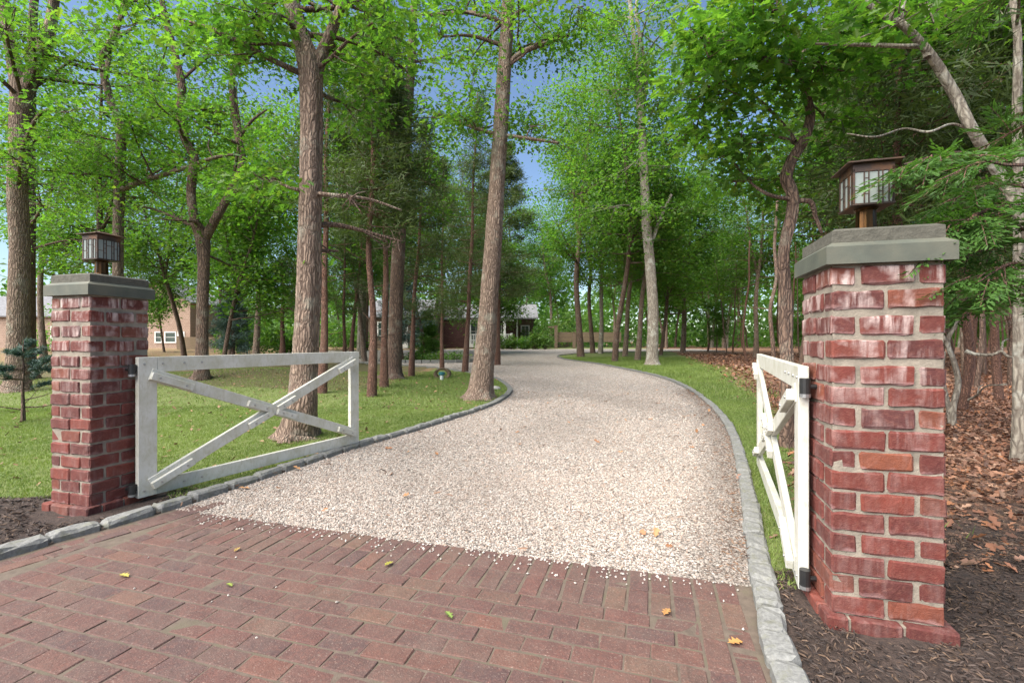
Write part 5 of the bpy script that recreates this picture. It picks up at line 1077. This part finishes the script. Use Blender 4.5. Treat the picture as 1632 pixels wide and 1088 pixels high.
BR = [(.20, .088, .05), (.25, .125, .075), (.14, .068, .042), (.28, .17, .115), (.21, .115, .08), (.09, .05, .036), (.26, .11, .05)]
x, y = scatter(78000, 1.7, 14, 2.5, 13, lambda x, y: (x > rbf(y) + rq.normal(.1, .2, len(x))) & (rq.random(len(x)) < np.clip((y - 2.7) / 1.5, .25, 1)) & (np.hypot(x - pil_r[0], y - pil_r[1]) > .5))
x2_, y2_ = scatter(46000, 5, 36, 13, 34, lambda x, y: x > rbf(y) + rq.normal(.2, .5, len(x)))
litter('leaf_litter', np.concatenate((x, x2_)), np.concatenate((y, y2_)), np.where(np.arange(len(x) + len(x2_)) < len(x), .068, .13), BR, 'brown fallen leaves covering the wood floor on the right', near=len(x))
x, y = scatter(260, -3.5, 5.5, 2.5, 13, lambda x, y: inside(np.array(loop), x, y)); k = rq.random(len(x)) < .55
litter('fallen_leaves', x[k], y[k], .075, [(.33, .15, .06), (.25, .12, .06), (.38, .2, .09)], 'scattered orange brown leaves on the gravel', .014)
x, y = scatter(1500, -9, 0, 3.9, 18, off); litter('fallen_leaves', x, y, .07, [(.26, .15, .08), (.2, .12, .07)], 'scattered brown leaves on the lawn', .04)
pv = np.array([W(-1.9, -.30), W(-2.55, -.78), W(-3.25, -.85), W(-1.35, -.72), W(-1.15, -1.22), W(-.18, -.55), W(-2.9, -.4), W(-.4, -.35)])
lf = Acc(); n = len(pv); leaves(lf, np.column_stack((pv, np.full(n, .022))), rq.uniform(0, 6, n), rq.normal(0, .1, n), rq.normal(0, .15, n), rq.uniform(.05, .085, n), LEAF_OAK, np.array([(.28, .26, .04), (.16, .2, .03), (.3, .25, .05), (.14, .2, .04), (.13, .3, .03), (.4, .2, .06), (.3, .2, .06), (.35, .18, .06)]))
props(link('fallen_leaves', lf.mesh('fallen_leaves', M['tint'], False, True)), 'a few green and yellow oak leaves on the brick paving', 'leaves', kind='stuff')
ma = Acc()
def chips(x, y, ln, pal):
    n = len(x); c = np.array(pal)[rq.integers(len(pal), size=n)] * rq.uniform(.6, 1.3, (n, 1)); T = (np.array([[-.5, .11, 0], [.5, .07, .03], [.5, -.08, 0], [-.5, -.1, .04], [-.2, 0, .14], [.3, 0, .13]], float), [np.array([0, 4, 5, 1][::-1]), np.array([3, 2, 5, 4][::-1])])
    leaves(ma, np.column_stack((x, y, gz(x, y) + .032 + rq.random(n) * .012)), rq.uniform(0, 6.28, n), rq.normal(0, .3, n), rq.normal(0, .5, n), ln * rq.uniform(.4, 1.4, n), T, c)
MU = [(.040, .026, .02), (.022, .015, .013), (.07, .045, .034), (.05, .035, .028), (.11, .07, .045)]
pkr = lambda x, y: np.hypot(x - pil_r[0], y - pil_r[1]) > .30
x, y = scatter(26000, .6, 3.6, .9, 3.0, lambda x, y: off(x, y) & pkr(x, y) & ((y < 2.55) | (x > rbf(y))) & (x > 0)); chips(x, y, .028, MU)
x, y = scatter(14000, 1.9, 5, 2.5, 4.4, lambda x, y: (x > rbf(y)) & pkr(x, y)); chips(x, y, .02, MU + [(.2, .14, .1)])
x, y = scatter(16000, -5.2, -2.5, 1.2, 3.95, lambda x, y: off(x, y) & ((y < 3.72) | (np.hypot(x - pil_l[0], y - pil_l[1]) < .6))); chips(x, y, .036, MU)
x, y = scatter(60000, .9, 6, 2.45, 12, lambda x, y: inside(np.array(loop), x, y) & (dist_line(KR, x, y) < np.abs(rq.normal(0, .13, len(x))) + .07)); chips(x, y, .028, [(.2, .11, .06), (.13, .075, .05), (.09, .055, .04)])
x, y = scatter(500, -3.4, 5, 2.5, 11, lambda x, y: inside(np.array(loop), x, y)); chips(x, y, .05, [(.16, .1, .07), (.22, .12, .07), (.12, .08, .06)])
props(link('mulch', ma.mesh('mulch', M['tint'], False, True)), 'dark shredded bark mulch round both pillar feet', 'mulch', kind='stuff')
